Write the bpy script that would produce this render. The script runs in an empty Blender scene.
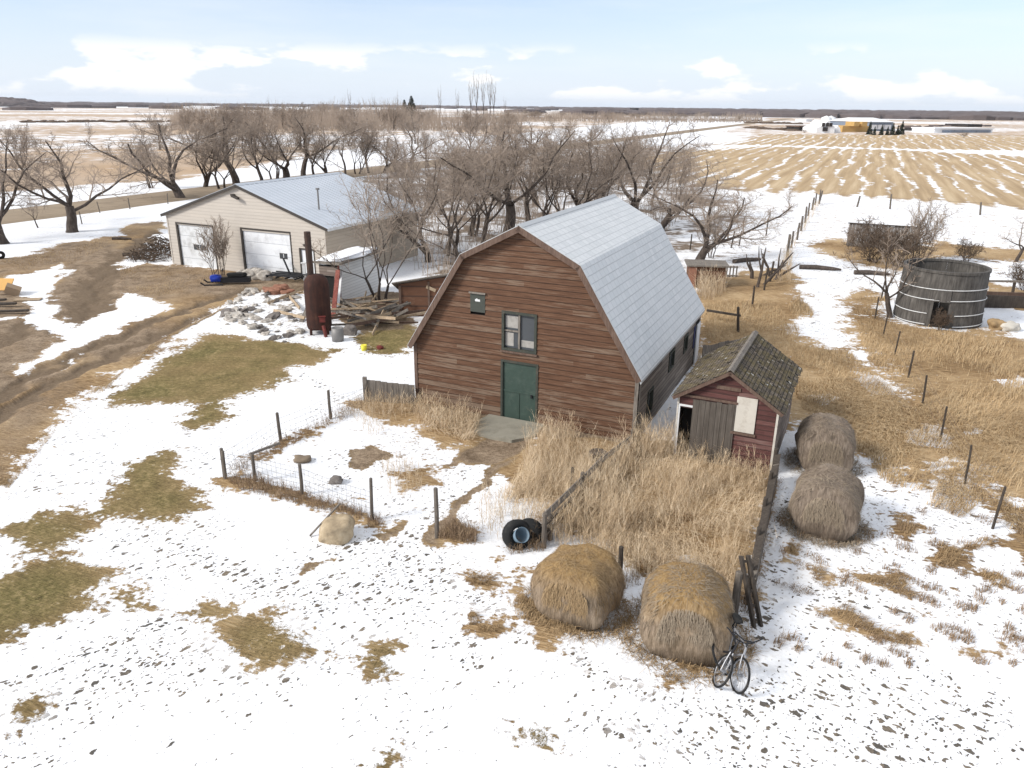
import bpy, math, random
import numpy as np
from mathutils import Vector, Matrix, noise as mnoise
PI = math.pi
rng = random.Random(7)
nrs = np.random.RandomState(11)
scene = bpy.context.scene
COL = scene.collection

# ------------------------------------------------------------------ camera
CAM_H = 10.0
F_PX, PITCH, ROLL = 760.2, 0.3501, 0.0103
cp, sp = math.cos(PITCH), math.sin(PITCH)
FWD = Vector((0, cp, -sp)); _UP = Vector((0, sp, cp)); _RT = Vector((1, 0, 0))
RT = math.cos(ROLL)*_RT + math.sin(ROLL)*_UP
UP = -math.sin(ROLL)*_RT + math.cos(ROLL)*_UP
cam_d = bpy.data.cameras.new('camera'); cam = bpy.data.objects.new('camera', cam_d); COL.objects.link(cam)
cam_d.sensor_width = 36; cam_d.lens = F_PX/1024*36; cam_d.clip_start = .2; cam_d.clip_end = 20000
mw = Matrix.Identity(4)
for i, v in enumerate((RT, UP, -FWD)):
    for j in range(3): mw[j][i] = v[j]
mw[2][3] = CAM_H
cam.matrix_world = mw
scene.camera = cam

def ray(px, py): return FWD*F_PX + RT*(px-512) + UP*(384-py)
def G(px, py, z=0.0):
    d = ray(px, py); t = (z-CAM_H)/d.z
    return Vector((d.x*t, d.y*t, z))
def hgt(px, py, ytop):
    g = G(px, py); d = ray(px, ytop)
    return d.z*g.y/d.y + CAM_H

# ------------------------------------------------------------------ node helper
class NB:
    def __init__(s, nt): s.nt = nt
    def n(s, t, props=None, **inp):
        x = s.nt.nodes.new(t)
        for k, v in (props or {}).items(): setattr(x, k, v)
        for k, v in inp.items():
            key = int(k[1:]) if k[0] == 'i' and k[1:].isdigit() else k.replace('_', ' ')
            s.set(x.inputs[key], v)
        return x
    def set(s, sock, v):
        if isinstance(v, bpy.types.NodeSocket): s.nt.links.new(v, sock)
        elif isinstance(v, bpy.types.Node): s.nt.links.new(v.outputs[0], sock)
        else:
            if isinstance(v, (tuple, list)) and len(v) == 3 and sock.type == 'RGBA': v = (*v, 1)
            sock.default_value = v
    def noise(s, vec, scale, detail=3, rough=.55, dist=0.0):
        return s.n('ShaderNodeTexNoise', None, Vector=vec, Scale=scale, Detail=detail, Roughness=rough, Distortion=dist).outputs[0]
    def math(s, op, a, b=0.0, clamp=False):
        return s.n('ShaderNodeMath', {'operation': op, 'use_clamp': clamp}, i0=a, i1=b).outputs[0]
    def mix(s, f, a, b, mode='MIX'):
        x = s.n('ShaderNodeMix', {'data_type': 'RGBA', 'blend_type': mode}, i0=f)
        s.set(x.inputs[6], a); s.set(x.inputs[7], b)
        return x.outputs[2]
    def mapr(s, v, a, b, c=0.0, d=1.0, smooth=False):
        return s.n('ShaderNodeMapRange', {'interpolation_type': 'SMOOTHSTEP' if smooth else 'LINEAR', 'clamp': True}, i0=v, i1=a, i2=b, i3=c, i4=d).outputs[0]
    def ramp(s, f, stops):
        x = s.n('ShaderNodeValToRGB', None, i0=f); r = x.color_ramp
        while len(r.elements) < len(stops): r.elements.new(.5)
        for e, (p, c) in zip(r.elements, stops): e.position = p; e.color = (*c, 1)
        return x.outputs[0]
    def mapping(s, vec, scale=(1, 1, 1), rot=(0, 0, 0), loc=(0, 0, 0)):
        if any(rot) and tuple(scale) != (1, 1, 1):      # turn first, then stretch
            vec = s.n('ShaderNodeMapping', None, Vector=vec, Rotation=rot).outputs[0]; rot = (0, 0, 0)
        return s.n('ShaderNodeMapping', None, Vector=vec, Scale=scale, Rotation=rot, Location=loc).outputs[0]
    def attr(s, name): return s.n('ShaderNodeAttribute', {'attribute_name': name})
    def pos(s): return s.n('ShaderNodeNewGeometry').outputs[0]
    def obj(s): return s.n('ShaderNodeTexCoord').outputs[3]
    def uv(s): return s.n('ShaderNodeTexCoord').outputs[2]
    def xyz(s, v): return s.n('ShaderNodeSeparateXYZ', None, i0=v).outputs
    def comb(s, x=0.0, y=0.0, z=0.0): return s.n('ShaderNodeCombineXYZ', None, i0=x, i1=y, i2=z).outputs[0]
    def bump(s, h, dist=.02, strength=1.0): return s.n('ShaderNodeBump', None, Height=h, Distance=dist, Strength=strength).outputs[0]
MATS = {}
def mat(name, fn):
    m = bpy.data.materials.new(name); m.use_nodes = True
    nt = m.node_tree; b = NB(nt); p = nt.nodes['Principled BSDF']
    p.inputs['Roughness'].default_value = .85
    try: p.inputs['Specular IOR Level'].default_value = .25
    except KeyError: pass
    r = fn(b) or {}
    for k, v in r.items(): b.set(p.inputs[k], v)
    MATS[name] = m
    return m

# ------------------------------------------------------------------ objects
def tag(o, label=None, cat=None, group=None, kind=None):
    if label: o['label'] = label
    if cat: o['category'] = cat
    if group: o['group'] = group
    if kind: o['kind'] = kind
    return o
def thing(name, label, cat, loc=(0, 0, 0), rz=0.0, group=None, rot=None):
    o = bpy.data.objects.new(name, None); COL.objects.link(o); o.empty_display_size = .3
    o.location = loc; o.rotation_euler = rot if rot else (0, 0, rz)
    return tag(o, label, cat, group)
class MB:
    def __init__(s): s.v = []; s.f = []; s.uv = {}
    def vert(s, p): s.v.append(tuple(p)); return len(s.v)-1
    def face(s, pts, uv=None):
        i = [s.vert(p) for p in pts]; s.f.append(i)
        if uv: s.uv[len(s.f)-1] = uv
    def box(s, c, size, rot=None):
        c = Vector(c); h = Vector(size)/2
        P = []
        for dz in (-1, 1):
            for dx, dy in ((-1, -1), (1, -1), (1, 1), (-1, 1)):
                q = Vector((dx*h.x, dy*h.y, dz*h.z))
                if rot is not None: q = rot @ q
                P.append(s.vert(c+q))
        for q in ((3, 2, 1, 0), (4, 5, 6, 7), (0, 1, 5, 4), (1, 2, 6, 5), (2, 3, 7, 6), (3, 0, 4, 7)): s.f.append([P[k] for k in q])
    def beam(s, a, b, w, t, roll=0.0):
        a = Vector(a); b = Vector(b); d = b-a
        q = d.to_track_quat('Z', 'Y').to_matrix()
        if roll: q = q @ Matrix.Rotation(roll, 3, 'Z')
        s.box((a+b)/2, (w, t, d.length), q)
    def tube(s, pts, radii, n=6, cap=True):
        pts = [Vector(p) for p in pts]; rings = []
        d0 = (pts[1]-pts[0]).normalized()
        x = d0.orthogonal().normalized()
        for i, p in enumerate(pts):
            d = (pts[min(i+1, len(pts)-1)]-pts[max(i-1, 0)]).normalized()
            x = x - d*x.dot(d)
            x = x.normalized() if x.length > 1e-6 else d.orthogonal().normalized()
            y = d.cross(x); r = radii[i] if hasattr(radii, '__len__') else radii
            rings.append([s.vert(p + (x*math.cos(2*PI*k/n)+y*math.sin(2*PI*k/n))*r) for k in range(n)])
        for a, b in zip(rings, rings[1:]):
            for k in range(n): s.f.append([a[k], a[(k+1) % n], b[(k+1) % n], b[k]])
        if cap: s.f.append(rings[0][::-1]); s.f.append(rings[-1])
    def ribbon(s, pts, w, side):
        pts = [Vector(p) for p in pts]; side = Vector(side); n = len(pts)
        prev = None
        for i, p in enumerate(pts):
            ww = w*(1-.75*i/(n-1))*.5
            a, b = s.vert(p-side*ww), s.vert(p+side*ww)
            if prev: s.f.append([prev[0], prev[1], b, a])
            prev = (a, b)
    def lathe(s, prof, n=24, c=(0, 0, 0), a0=0.0, a1=2*PI, close=True):
        c = Vector(c); rings = []
        full = abs(a1-a0-2*PI) < 1e-6
        m = n if full else n+1
        for r, z in prof:
            rings.append([s.vert(c+Vector((r*math.cos(a0+(a1-a0)*k/n), r*math.sin(a0+(a1-a0)*k/n), z))) for k in range(m)])
        for a, b in zip(rings, rings[1:]):
            for k in range(n): s.f.append([a[k], a[(k+1) % m], b[(k+1) % m], b[k]])
    def prism(s, poly, mapf, t0, t1):
        """poly 2-D outline extruded between t0 and t1; mapf(u, z, t) -> xyz"""
        a = [s.vert(mapf(u, z, t0)) for u, z in poly]; b = [s.vert(mapf(u, z, t1)) for u, z in poly]
        n = len(poly)
        s.f.append(a[::-1]); s.f.append(b)
        for k in range(n): s.f.append([a[k], a[(k+1) % n], b[(k+1) % n], b[k]])
    def build(s, name, m, parent=None, smooth=False, loc=None, me_only=False):
        me = bpy.data.meshes.new(name); me.from_pydata(s.v, [], s.f)
        if s.uv:
            uvl = me.uv_layers.new(name='UVMap')
            for fi, uvs in s.uv.items():
                for li, q in zip(me.polygons[fi].loop_indices, uvs): uvl.data[li].uv = q
        if m is not None: me.materials.append(m if isinstance(m, bpy.types.Material) else MATS[m])
        if smooth: me.polygons.foreach_set('use_smooth', [True]*len(me.polygons))
        me.update()
        if me_only: return me
        return link(name, me, parent, loc)
def link(name, me, parent=None, loc=None):
    o = bpy.data.objects.new(name, me); COL.objects.link(o)
    if parent is not None: o.parent = parent
    if loc is not None: o.location = loc
    return o
def fix_normals(o):
    import bmesh
    bm = bmesh.new(); bm.from_mesh(o.data); bmesh.ops.recalc_face_normals(bm, faces=bm.faces); bm.to_mesh(o.data); bm.free()
def rough_block(mb, c, size, seed, sub=3, amp=.12, sharp=1.0):
    """an uneven lump: subdivided cube pushed towards a sphere and displaced by noise"""
    c = Vector(c); n = sub*2; idx = {}
    def key(p):
        k = (round(p[0], 4), round(p[1], 4), round(p[2], 4))
        if k not in idx:
            q = Vector(p); L = max(abs(q.x), abs(q.y), abs(q.z)); sph = q.normalized()
            r = q.lerp(sph, sharp)
            r *= 1+amp*mnoise.noise(r*1.3+Vector((seed*3.1, seed, -seed)))*2+amp*.5*mnoise.noise(r*3.5+Vector((seed, seed*2, 0)))
            idx[k] = mb.vert(c+Vector((r.x*size[0]/2, r.y*size[1]/2, r.z*size[2]/2)))
        return idx[k]
    for ax in range(3):
        for sg in (-1, 1):
            for i in range(n):
                for j in range(n):
                    q = []
                    for di, dj in ((0, 0), (1, 0), (1, 1), (0, 1)):
                        a = -1+2*(i+di)/n; b = -1+2*(j+dj)/n
                        p = [0, 0, 0]; p[ax] = sg; p[(ax+1) % 3] = a; p[(ax+2) % 3] = b
                        q.append(key(p))
                    mb.f.append(q if sg > 0 else q[::-1])

# ------------------------------------------------------------------ numpy noise and polygon distance
def vnoise(x, y, seed=0):
    xi = np.floor(x).astype(np.int64); yi = np.floor(y).astype(np.int64); fx = x-xi; fy = y-yi
    fx = fx*fx*(3-2*fx); fy = fy*fy*(3-2*fy)
    def h(a, b):
        n = (a*374761393+b*668265263+seed*1442695041) & 0xFFFFFFFF
        n = ((n ^ (n >> 13))*1274126177) & 0xFFFFFFFF
        return ((n ^ (n >> 16)) & 0xFFFF)/65535.0
    return (h(xi, yi)*(1-fx)+h(xi+1, yi)*fx)*(1-fy)+(h(xi, yi+1)*(1-fx)+h(xi+1, yi+1)*fx)*fy
def fbm(x, y, seed=0, oct=4):
    s = 0; a = .5; t = 0
    for o in range(oct):
        s = s+a*vnoise(x*2**o, y*2**o, seed+o*17); t += a; a *= .5
    return s/t
def sdf(x, y, poly):
    """signed distance, positive inside"""
    inside = np.zeros(x.shape, bool); dm = np.full(x.shape, 1e9); n = len(poly)
    for i in range(n):
        ax, ay = poly[i]; bx, by = poly[(i+1) % n]
        ex, ey = bx-ax, by-ay; L = ex*ex+ey*ey+1e-12
        t = np.clip(((x-ax)*ex+(y-ay)*ey)/L, 0, 1)
        dm = np.minimum(dm, (x-ax-t*ex)**2+(y-ay-t*ey)**2)
        c = (ay > y) != (by > y)
        with np.errstate(divide='ignore', invalid='ignore'):
            xi = ex*(y-ay)/(by-ay if abs(by-ay) > 1e-12 else 1e-12)+ax
        inside ^= c & (x < xi)
    d = np.sqrt(dm)
    return np.where(inside, d, -d)
def W(pts): return [tuple(G(px, py)[:2]) for px, py in pts]
YAW = -0.4244
AX = Vector((math.cos(YAW), math.sin(YAW), 0)); AY = Vector((-math.sin(YAW), math.cos(YAW), 0))   # the survey grid of the farm
# ------------------------------------------------------------------ ground
def ground_height(x, y):
    r = np.hypot(x, y)
    near = np.clip(1-r/140., 0, 1)
    return (fbm(x*.12, y*.12, 5, 3)-.5)*.16*near+(fbm(x*.9, y*.9, 8, 3)-.5)*.085*np.clip(1-r/60., 0, 1)
def gz(x, y): return float(ground_height(np.array([x]), np.array([y]))[0])

# bare patches traced on the ground: (outline, softness, channel values)
BARE_DRIVE = [(-60, 300), (-30, 268), (0, 259), (37, 254), (52, 246), (100, 237), (117, 236), (135, 223), (165, 221), (168, 226), (150, 242), (117, 264), (150, 262), (176, 264), (250, 273), (322, 283), (345, 300), (330, 306), (300, 293), (262, 292), (240, 297), (205, 318), (177, 332), (160, 352), (114, 372), (106, 383), (72, 398), (57, 420), (30, 452), (12, 478), (-60, 540)]
SNOW_TONGUE = [(-40, 288), (0, 279), (43, 270), (66, 270), (64, 276), (52, 286), (54, 314), (66, 324), (77, 323), (110, 309), (109, 302), (126, 292), (137, 296), (166, 302), (173, 309), (137, 323), (92, 340), (46, 363), (23, 373), (16, 371), (29, 363), (46, 354), (62, 338), (57, 333), (43, 329), (34, 322), (17, 317), (27, 313), (29, 303), (17, 292), (0, 283), (-40, 296)]
SNOW_BITS = [[(57, 366), (83, 354), (70, 362), (60, 368)], [(0, 318), (18, 316), (10, 320), (-20, 326)],
             [(117, 266), (140, 251), (152, 249), (176, 262), (170, 266), (152, 262), (128, 268)], [(47, 268), (66, 262), (62, 268), (50, 271)]]
LAWN = [[(100, 400), (150, 372), (196, 337), (218, 333), (250, 338), (300, 342), (335, 350), (330, 358), (285, 370), (292, 382), (258, 390), (222, 402), (235, 405), (220, 420), (195, 432), (180, 422), (200, 407), (160, 402), (130, 403)],
        [(84, 521), (110, 503), (119, 490), (128, 470), (150, 455), (182, 452), (172, 472), (199, 490), (199, 510), (167, 523), (115, 517)],
        [(7, 531), (35, 515), (70, 514), (85, 535), (60, 545), (45, 552), (20, 548)],
        [(-40, 590), (0, 578), (35, 566), (63, 559), (105, 568), (112, 584), (92, 594), (94, 608), (45, 622), (0, 641), (-40, 660)],
        [(220, 640), (244, 620), (279, 622), (300, 636), (313, 650), (296, 657), (265, 667), (227, 653)],
        [(190, 612), (215, 604), (240, 612), (225, 626), (200, 622)], [(118, 596), (140, 594), (146, 606), (128, 612)],
        [(352, 336), (380, 324), (412, 326), (420, 345), (408, 356), (366, 356)],
        [(367, 660), (376, 648), (392, 650), (388, 664), (396, 674), (376, 676)],
        [(525, 732), (538, 730), (549, 740), (545, 749), (532, 744)], [(15, 706), (25, 704), (27, 714), (16, 716)],
        [(373, 762), (390, 760), (392, 775), (370, 775)]]
STRAW = [[(462, 574), (478, 572), (494, 578), (488, 588), (468, 586)], [(466, 620), (473, 613), (477, 624), (468, 628)], [(476, 628), (486, 624), (500, 628), (492, 635), (480, 634)],
         [(540, 636), (552, 634), (552, 652), (543, 652)], [(508, 606), (520, 598), (560, 615), (600, 618), (590, 634), (540, 630), (515, 620)], [(518, 570), (528, 574), (524, 590), (516, 582)],
         [(660, 675), (674, 674), (682, 684), (668, 686)], [(648, 630), (680, 644), (715, 640), (712, 668), (690, 660), (660, 652)],
         [(437, 538), (450, 522), (480, 534), (478, 544), (450, 546)], [(492, 556), (502, 552), (500, 566)], [(740, 584), (752, 586), (758, 598), (742, 598)],
         [(221, 478), (240, 474), (306, 496), (350, 510), (366, 515), (358, 521), (330, 515), (300, 507), (258, 492), (225, 488)],
         [(250, 462), (281, 444), (331, 420), (338, 414), (330, 426), (290, 448), (262, 464)], [(345, 402), (374, 396), (412, 402), (420, 420), (402, 426), (370, 418)],
         [(395, 470), (430, 465), (440, 486), (405, 492)], [(365, 520), (382, 520), (384, 530), (366, 530)], [(414, 404), (500, 425), (478, 432), (470, 454), (440, 450), (415, 425)],
         [(540, 430), (640, 442), (600, 470), (580, 500), (520, 500), (500, 470)], [(560, 490), (640, 440), (690, 440), (770, 470), (755, 560), (735, 590), (690, 560), (640, 580), (600, 540), (560, 530)],
         [(785, 545), (800, 545), (797, 556), (788, 556)], [(812, 566), (828, 570), (820, 580), (808, 574)], [(848, 575), (880, 577), (905, 570), (912, 600), (905, 602), (885, 586), (858, 582)],
         [(820, 612), (850, 610), (872, 626), (910, 636), (920, 648), (895, 646), (850, 628)], [(893, 520), (905, 516), (915, 535), (905, 542), (895, 530)], [(935, 545), (958, 550), (964, 560), (945, 560)],
         [(955, 548), (985, 540), (994, 545), (975, 552)], [(975, 570), (1000, 575), (1012, 590), (990, 588)], [(935, 556), (958, 562), (950, 570), (932, 566)], [(960, 655), (985, 660), (975, 666)], [(985, 640), (1010, 645), (1000, 655)],
         # right: the long grass
         [(690, 300), (697, 285), (720, 276), (752, 274), (770, 284), (786, 276), (796, 276), (802, 292), (808, 306), (812, 316), (794, 320), (792, 330), (812, 342), (845, 352), (862, 366), (872, 382), (888, 396), (905, 402), (905, 416), (870, 420), (880, 440), (850, 450), (850, 424), (780, 430), (700, 400), (690, 372)],
         [(845, 294), (862, 288), (884, 294), (890, 318), (935, 330), (985, 328), (1010, 334), (1070, 350), (1070, 520), (1024, 508), (985, 500), (972, 470), (950, 478), (905, 490), (885, 470), (862, 462), (850, 440), (862, 420), (910, 405), (888, 380), (870, 362), (850, 344), (842, 330), (850, 315), (842, 305)],
         [(996, 505), (1012, 530), (1024, 545), (1070, 590), (1070, 560), (1020, 520), (1006, 500)], [(1000, 535), (1030, 545), (1050, 580), (1024, 570)],
         [(803, 243), (830, 238), (850, 241), (900, 247), (940, 240), (985, 248), (1060, 250), (1060, 262), (990, 262), (960, 258), (940, 258), (935, 263), (900, 268), (872, 269), (850, 262), (820, 253)],
         [(985, 282), (1024, 290), (1060, 300), (1060, 314), (1000, 308), (985, 298)], [(745, 275), (768, 268), (790, 270), (800, 284), (775, 292), (750, 290)],
         [(770, 312), (792, 316), (790, 326), (772, 322)]]
DIRTP = [[(413, 398), (640, 434), (642, 447), (500, 430), (413, 412)], [(335, 300), (372, 290), (402, 294), (414, 322), (400, 330), (350, 330)], [(440, 545), (425, 538), (440, 520), (470, 488), (500, 462), (520, 456), (490, 480), (462, 510), (450, 530)], [(376, 536), (400, 524), (396, 532), (384, 542)], [(330, 560), (322, 566), (302, 574), (312, 563)],
         [(478, 438), (512, 430), (528, 436), (520, 452), (498, 464), (470, 464), (455, 460)], [(440, 468), (470, 452), (458, 466)], [(352, 450), (378, 446), (392, 455), (360, 470), (345, 468)]]
SPECK = [([(-40, 720), (60, 660), (150, 610), (250, 578), (300, 555), (380, 530), (470, 540), (530, 590), (520, 620), (440, 650), (320, 668), (200, 690), (60, 768), (-40, 800)], .75),
         ([(740, 660), (765, 590), (800, 610), (900, 670), (1000, 700), (1060, 760), (1060, 800), (560, 800), (680, 730)], .7),
         ([(700, 700), (880, 660), (1000, 720), (980, 800), (700, 790)], .8),
         ([(380, 540), (420, 470), (470, 440), (520, 440), (500, 480), (440, 560)], .8), ([(300, 500), (420, 400), (470, 430), (400, 500)], .55),
         ([(90, 500), (220, 430), (230, 520), (180, 600), (60, 640)], .6), ([(770, 480), (900, 470), (1030, 560), (1030, 650), (900, 640), (770, 590)], .6), ([(0, 400), (120, 380), (100, 480), (0, 540)], .5),
         ([(560, 640), (700, 690), (740, 740), (600, 730)], .45), ([(330, 660), (480, 660), (480, 768), (330, 768)], .35), ([(-30, 520), (200, 420), (220, 600), (-30, 660)], .4),
         ([(232, 296), (300, 292), (320, 300), (335, 330), (300, 340), (250, 335), (215, 320)], .85), ([(800, 200), (900, 290), (880, 380), (780, 330)], .45), ([(740, 210), (800, 210), (760, 280), (690, 270)], .5)]
PEN = [(225, 485), (335, 415), (415, 405), (500, 425), (640, 440), (770, 470), (735, 600), (560, 540), (437, 540), (365, 520)]
STUBBLE = [(620, 158), (700, 184), (770, 191), (850, 196), (960, 205), (1100, 214), (1100, 160), (900, 150), (760, 146), (700, 150)]
STUBBLE2 = [(740, 128), (780, 134), (1100, 134), (1100, 152), (900, 149), (760, 145), (690, 147)]
FARFIELD = [(640, 150), (700, 138), (745, 122), (770, 116.5), (1100, 118.5), (1100, 136), (770, 134), (720, 146)]
WOODFLOOR = [(330, 215), (345, 170), (420, 152), (560, 140), (700, 148), (742, 185), (770, 215), (735, 262), (690, 285), (560, 300), (420, 320), (400, 250)]
LEFTFIELD = [(-250, 190), (0, 192), (180, 180), (340, 152), (460, 140), (640, 122), (700, 113), (560, 111), (-250, 105.5)]

def build_ground():
    ang = np.concatenate([np.radians(np.arange(-180, -50, 6.0)), np.radians(np.arange(-50, 50, .135)), np.radians(np.arange(50, 180, 6.0))])
    rad = [2.0, 5.0, 8.0]
    r = 9.5
    while r < 7000:
        rad.append(r); r += min(max(.065, r*r/7600*1.1), r*.03)
    rad = np.array(rad); na, nr = len(ang), len(rad)
    A, R = np.meshgrid(ang, rad)
    X = (R*np.sin(A)).ravel(); Y = (R*np.cos(A)).ravel()
    Z = ground_height(X, Y)
    n = len(X); rr = R.ravel()
    sel = (rr < 9000)
    # domain warp keeps traced outlines ragged
    wamp = np.clip(rr*.012, .12, 3.0)
    wx = X+(fbm(X*1.1, Y*1.1, 3, 4)-.5)*wamp*3.2; wy = Y+(fbm(X*1.1, Y*1.1, 4, 4)-.5)*wamp*3.2
    def mask(poly_px, soft, x=wx, y=wy):
        P = W(poly_px); xs = [p[0] for p in P]; ys = [p[1] for p in P]; m = soft*2+3
        out = np.zeros(n)
        q = (x > min(xs)-m) & (x < max(xs)+m) & (y > min(ys)-m) & (y < max(ys)+m)
        if q.any():
            d = sdf(x[q], y[q], P); t = np.clip(d/(2*soft)+.5, 0, 1); out[q] = t*t*(3-2*t)
        return out
    snow = np.full(n, .93); lawn = np.zeros(n); dirt = np.zeros(n); speck = np.full(n, .10); stub = np.zeros(n); field = np.zeros(n); wood = np.zeros(n); lump = np.zeros(n)
    a = mask(LEFTFIELD, 6); field = np.maximum(field, a)
    a = mask(FARFIELD, 8); field = np.maximum(field, a); 
    for q in (STUBBLE, STUBBLE2): stub = np.maximum(stub, mask(q, 7.0))
    wood = np.maximum(wood, mask(WOODFLOOR, 4.0))
    m = mask(BARE_DRIVE, 1.1); snow *= 1-m; drive = m
    # worn wheel ruts of the driveway
    rut = np.zeros(n)
    dirt = np.maximum(dirt, m*np.clip(.62+1.6*(fbm(X*.25, Y*.25, 21, 3)-.42), 0, 1))
    for pl, wd in (([(-40, 440), (40, 390), (120, 352), (200, 318), (260, 296), (300, 288)], .55), ([(-40, 420), (40, 372), (120, 338), (190, 308), (250, 287)], .5),
                   ([(75, 325), (82, 300), (100, 272), (130, 248), (155, 232)], .9), ([(95, 315), (102, 292), (118, 270), (145, 248), (162, 232)], .8), ([(0, 345), (40, 318), (60, 330)], .7)):
        P = W(pl); d = np.full(n, 1e9)
        q = rr < 110
        for (ax, ay), (bx, by) in zip(P, P[1:]):
            ex, ey = bx-ax, by-ay; t = np.clip(((wx[q]-ax)*ex+(wy[q]-ay)*ey)/(ex*ex+ey*ey), 0, 1)
            d[q] = np.minimum(d[q], np.hypot(wx[q]-ax-t*ex, wy[q]-ay-t*ey))
        k = np.clip(1-d/wd, 0, 1)*drive; dirt = np.maximum(dirt, np.clip(k*1.6, 0, 1)); rut = np.maximum(rut, np.clip(k*1.8, 0, 1)); Z -= .10*np.clip(k*2, 0, 1)
    for q in [SNOW_TONGUE]+SNOW_BITS:
        m = mask(q, .6); snow = np.maximum(snow, m); dirt *= 1-m
    for q in LAWN:
        m = mask(q, 1.0); snow *= 1-m*.97; lawn = np.maximum(lawn, m)
    halo = np.zeros(n)
    for q in LAWN: halo = np.maximum(halo, mask(q, 2.2))
    speck = np.maximum(speck, halo*.62)
    for i, q in enumerate(STRAW):
        m = mask(q, .65 if len(q) < 14 else 1.6); snow *= 1-m*(.93 if len(q) < 14 else .84)
    for q in DIRTP:
        m = mask(q, .22); snow *= 1-m; dirt = np.maximum(dirt, m*.9); lawn = np.maximum(lawn, m*.5)
    for q, v in SPECK: speck = np.maximum(speck, v*mask(q, 1.6))
    for pl in ([(-20, 700), (120, 640), (250, 590), (350, 545), (420, 540), (470, 490), (500, 465)], [(30, 720), (160, 655), (330, 600), (430, 560)], [(745, 640), (770, 560), (782, 490)], [(560, 650), (640, 690), (720, 715), (800, 700), (860, 690)], [(380, 545), (460, 590), (520, 640)],
               [(760, 700), (850, 735), (960, 790)], [(600, 720), (700, 745), (800, 790)], [(100, 500), (200, 560), (300, 600)], [(430, 560), (480, 600), (470, 660)], [(820, 560), (860, 620), (960, 700)], [(220, 350), (300, 370), (350, 400)]):
        Q = W(pl); d = np.full(n, 1e9); q = rr < 60
        for (ax, ay), (bx, by) in zip(Q, Q[1:]):
            ex, ey = bx-ax, by-ay; t = np.clip(((wx[q]-ax)*ex+(wy[q]-ay)*ey)/(ex*ex+ey*ey), 0, 1)
            d[q] = np.minimum(d[q], np.hypot(wx[q]-ax-t*ex, wy[q]-ay-t*ey))
        speck = np.maximum(speck, 1.15*np.clip(1.3-d/.32, 0, 1))
    pen = mask(PEN, .8)
    snow = np.minimum(snow, 1-.22*pen)
    for q, v in (([(690, 185), (805, 192), (800, 285), (690, 282)], .34), ([(800, 198), (1070, 216), (1070, 300), (900, 300), (800, 245)], .36), ([(770, 480), (900, 470), (1040, 540), (1060, 650), (960, 680), (860, 620), (790, 600)], .27),
                 ([(-60, 190), (200, 170), (190, 225), (100, 240), (-60, 262)], .2), ([(240, 290), (340, 298), (345, 340), (250, 340), (210, 325)], .3), ([(0, 440), (90, 400), (110, 500), (-40, 560)], .22), ([(330, 420), (420, 400), (520, 450), (440, 530), (380, 500)], .3)):
        snow = np.minimum(snow, 1-v*mask(q, 2.0))
    # patches of snow lying inside the long grass on the right
    for q in ([(895, 432), (925, 425), (950, 432), (956, 445), (930, 446), (905, 442)], [(858, 458), (882, 455), (884, 464), (860, 466)], [(812, 398), (826, 392), (840, 400), (825, 406)],
              [(1000, 380), (1024, 376), (1050, 384), (1010, 388)], [(965, 428), (985, 432), (975, 438)], [(848, 376), (870, 372), (880, 382), (896, 390), (900, 396), (878, 394), (862, 386)], [(855, 352), (868, 356), (858, 360)],
              [(1005, 322), (1040, 326), (1040, 336), (1010, 332)], [(846, 350), (872, 356), (866, 362), (850, 358)], [(925, 462), (950, 458), (955, 466), (930, 470)]):
        snow = np.maximum(snow, mask(q, .4)*.95)
    # strip along the road edges stays white, ditches keep it
    far = np.clip((rr-900)/500., 0, 1)
    az = np.degrees(np.arctan2(X, Y))
    farwood = np.clip((rr-1050)/150., 0, 1)*np.clip((az-2)/5, 0, 1)
    Z = Z+.05*(1-snow)*(rr < 70)*(1-dirt)*(1-lawn*.7)
    Z = Z+np.where(rr < 70, lump, 0)
    V = np.stack([X, Y, Z], 1)
    V = np.concatenate([V, [[0, 0, 0]]])
    i0 = (np.arange(nr-1)[:, None]*na+np.arange(na)[None, :]).ravel()
    nxt = np.roll(np.arange(na), -1)
    i1 = (np.arange(nr-1)[:, None]*na+nxt[None, :]).ravel()
    quads = np.stack([i0, i0+na, i1+na, i1], 1)
    tris = np.stack([np.full(na, n), np.arange(na), nxt], 1)
    me = bpy.data.meshes.new('ground')
    nq, ntr = len(quads), len(tris)
    me.vertices.add(len(V)); me.vertices.foreach_set('co', V.astype(np.float32).ravel())
    me.loops.add(nq*4+ntr*3); me.polygons.add(nq+ntr)
    me.loops.foreach_set('vertex_index', np.concatenate([quads.ravel(), tris.ravel()]).astype(np.int32))
    me.polygons.foreach_set('loop_start', np.concatenate([np.arange(nq)*4, nq*4+np.arange(ntr)*3]).astype(np.int32))
    me.polygons.foreach_set('use_smooth', np.ones(nq+ntr, bool))
    me.update(calc_edges=True); me.validate()
    def put(nm, arrs):
        at = me.attributes.new(nm, 'FLOAT_COLOR', 'POINT')
        d = np.zeros((n+1, 4), np.float32)
        for k, q in enumerate(arrs): d[:n, k] = q
        at.data.foreach_set('color', d.ravel())
    put('cover', [snow, lawn, dirt]); put('marks', [speck, stub, field]); put('marks2', [wood, farwood, rut])
    me.materials.append(MATS['ground'])
    o = link('ground', me); tag(o, kind='structure')
    return o

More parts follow.
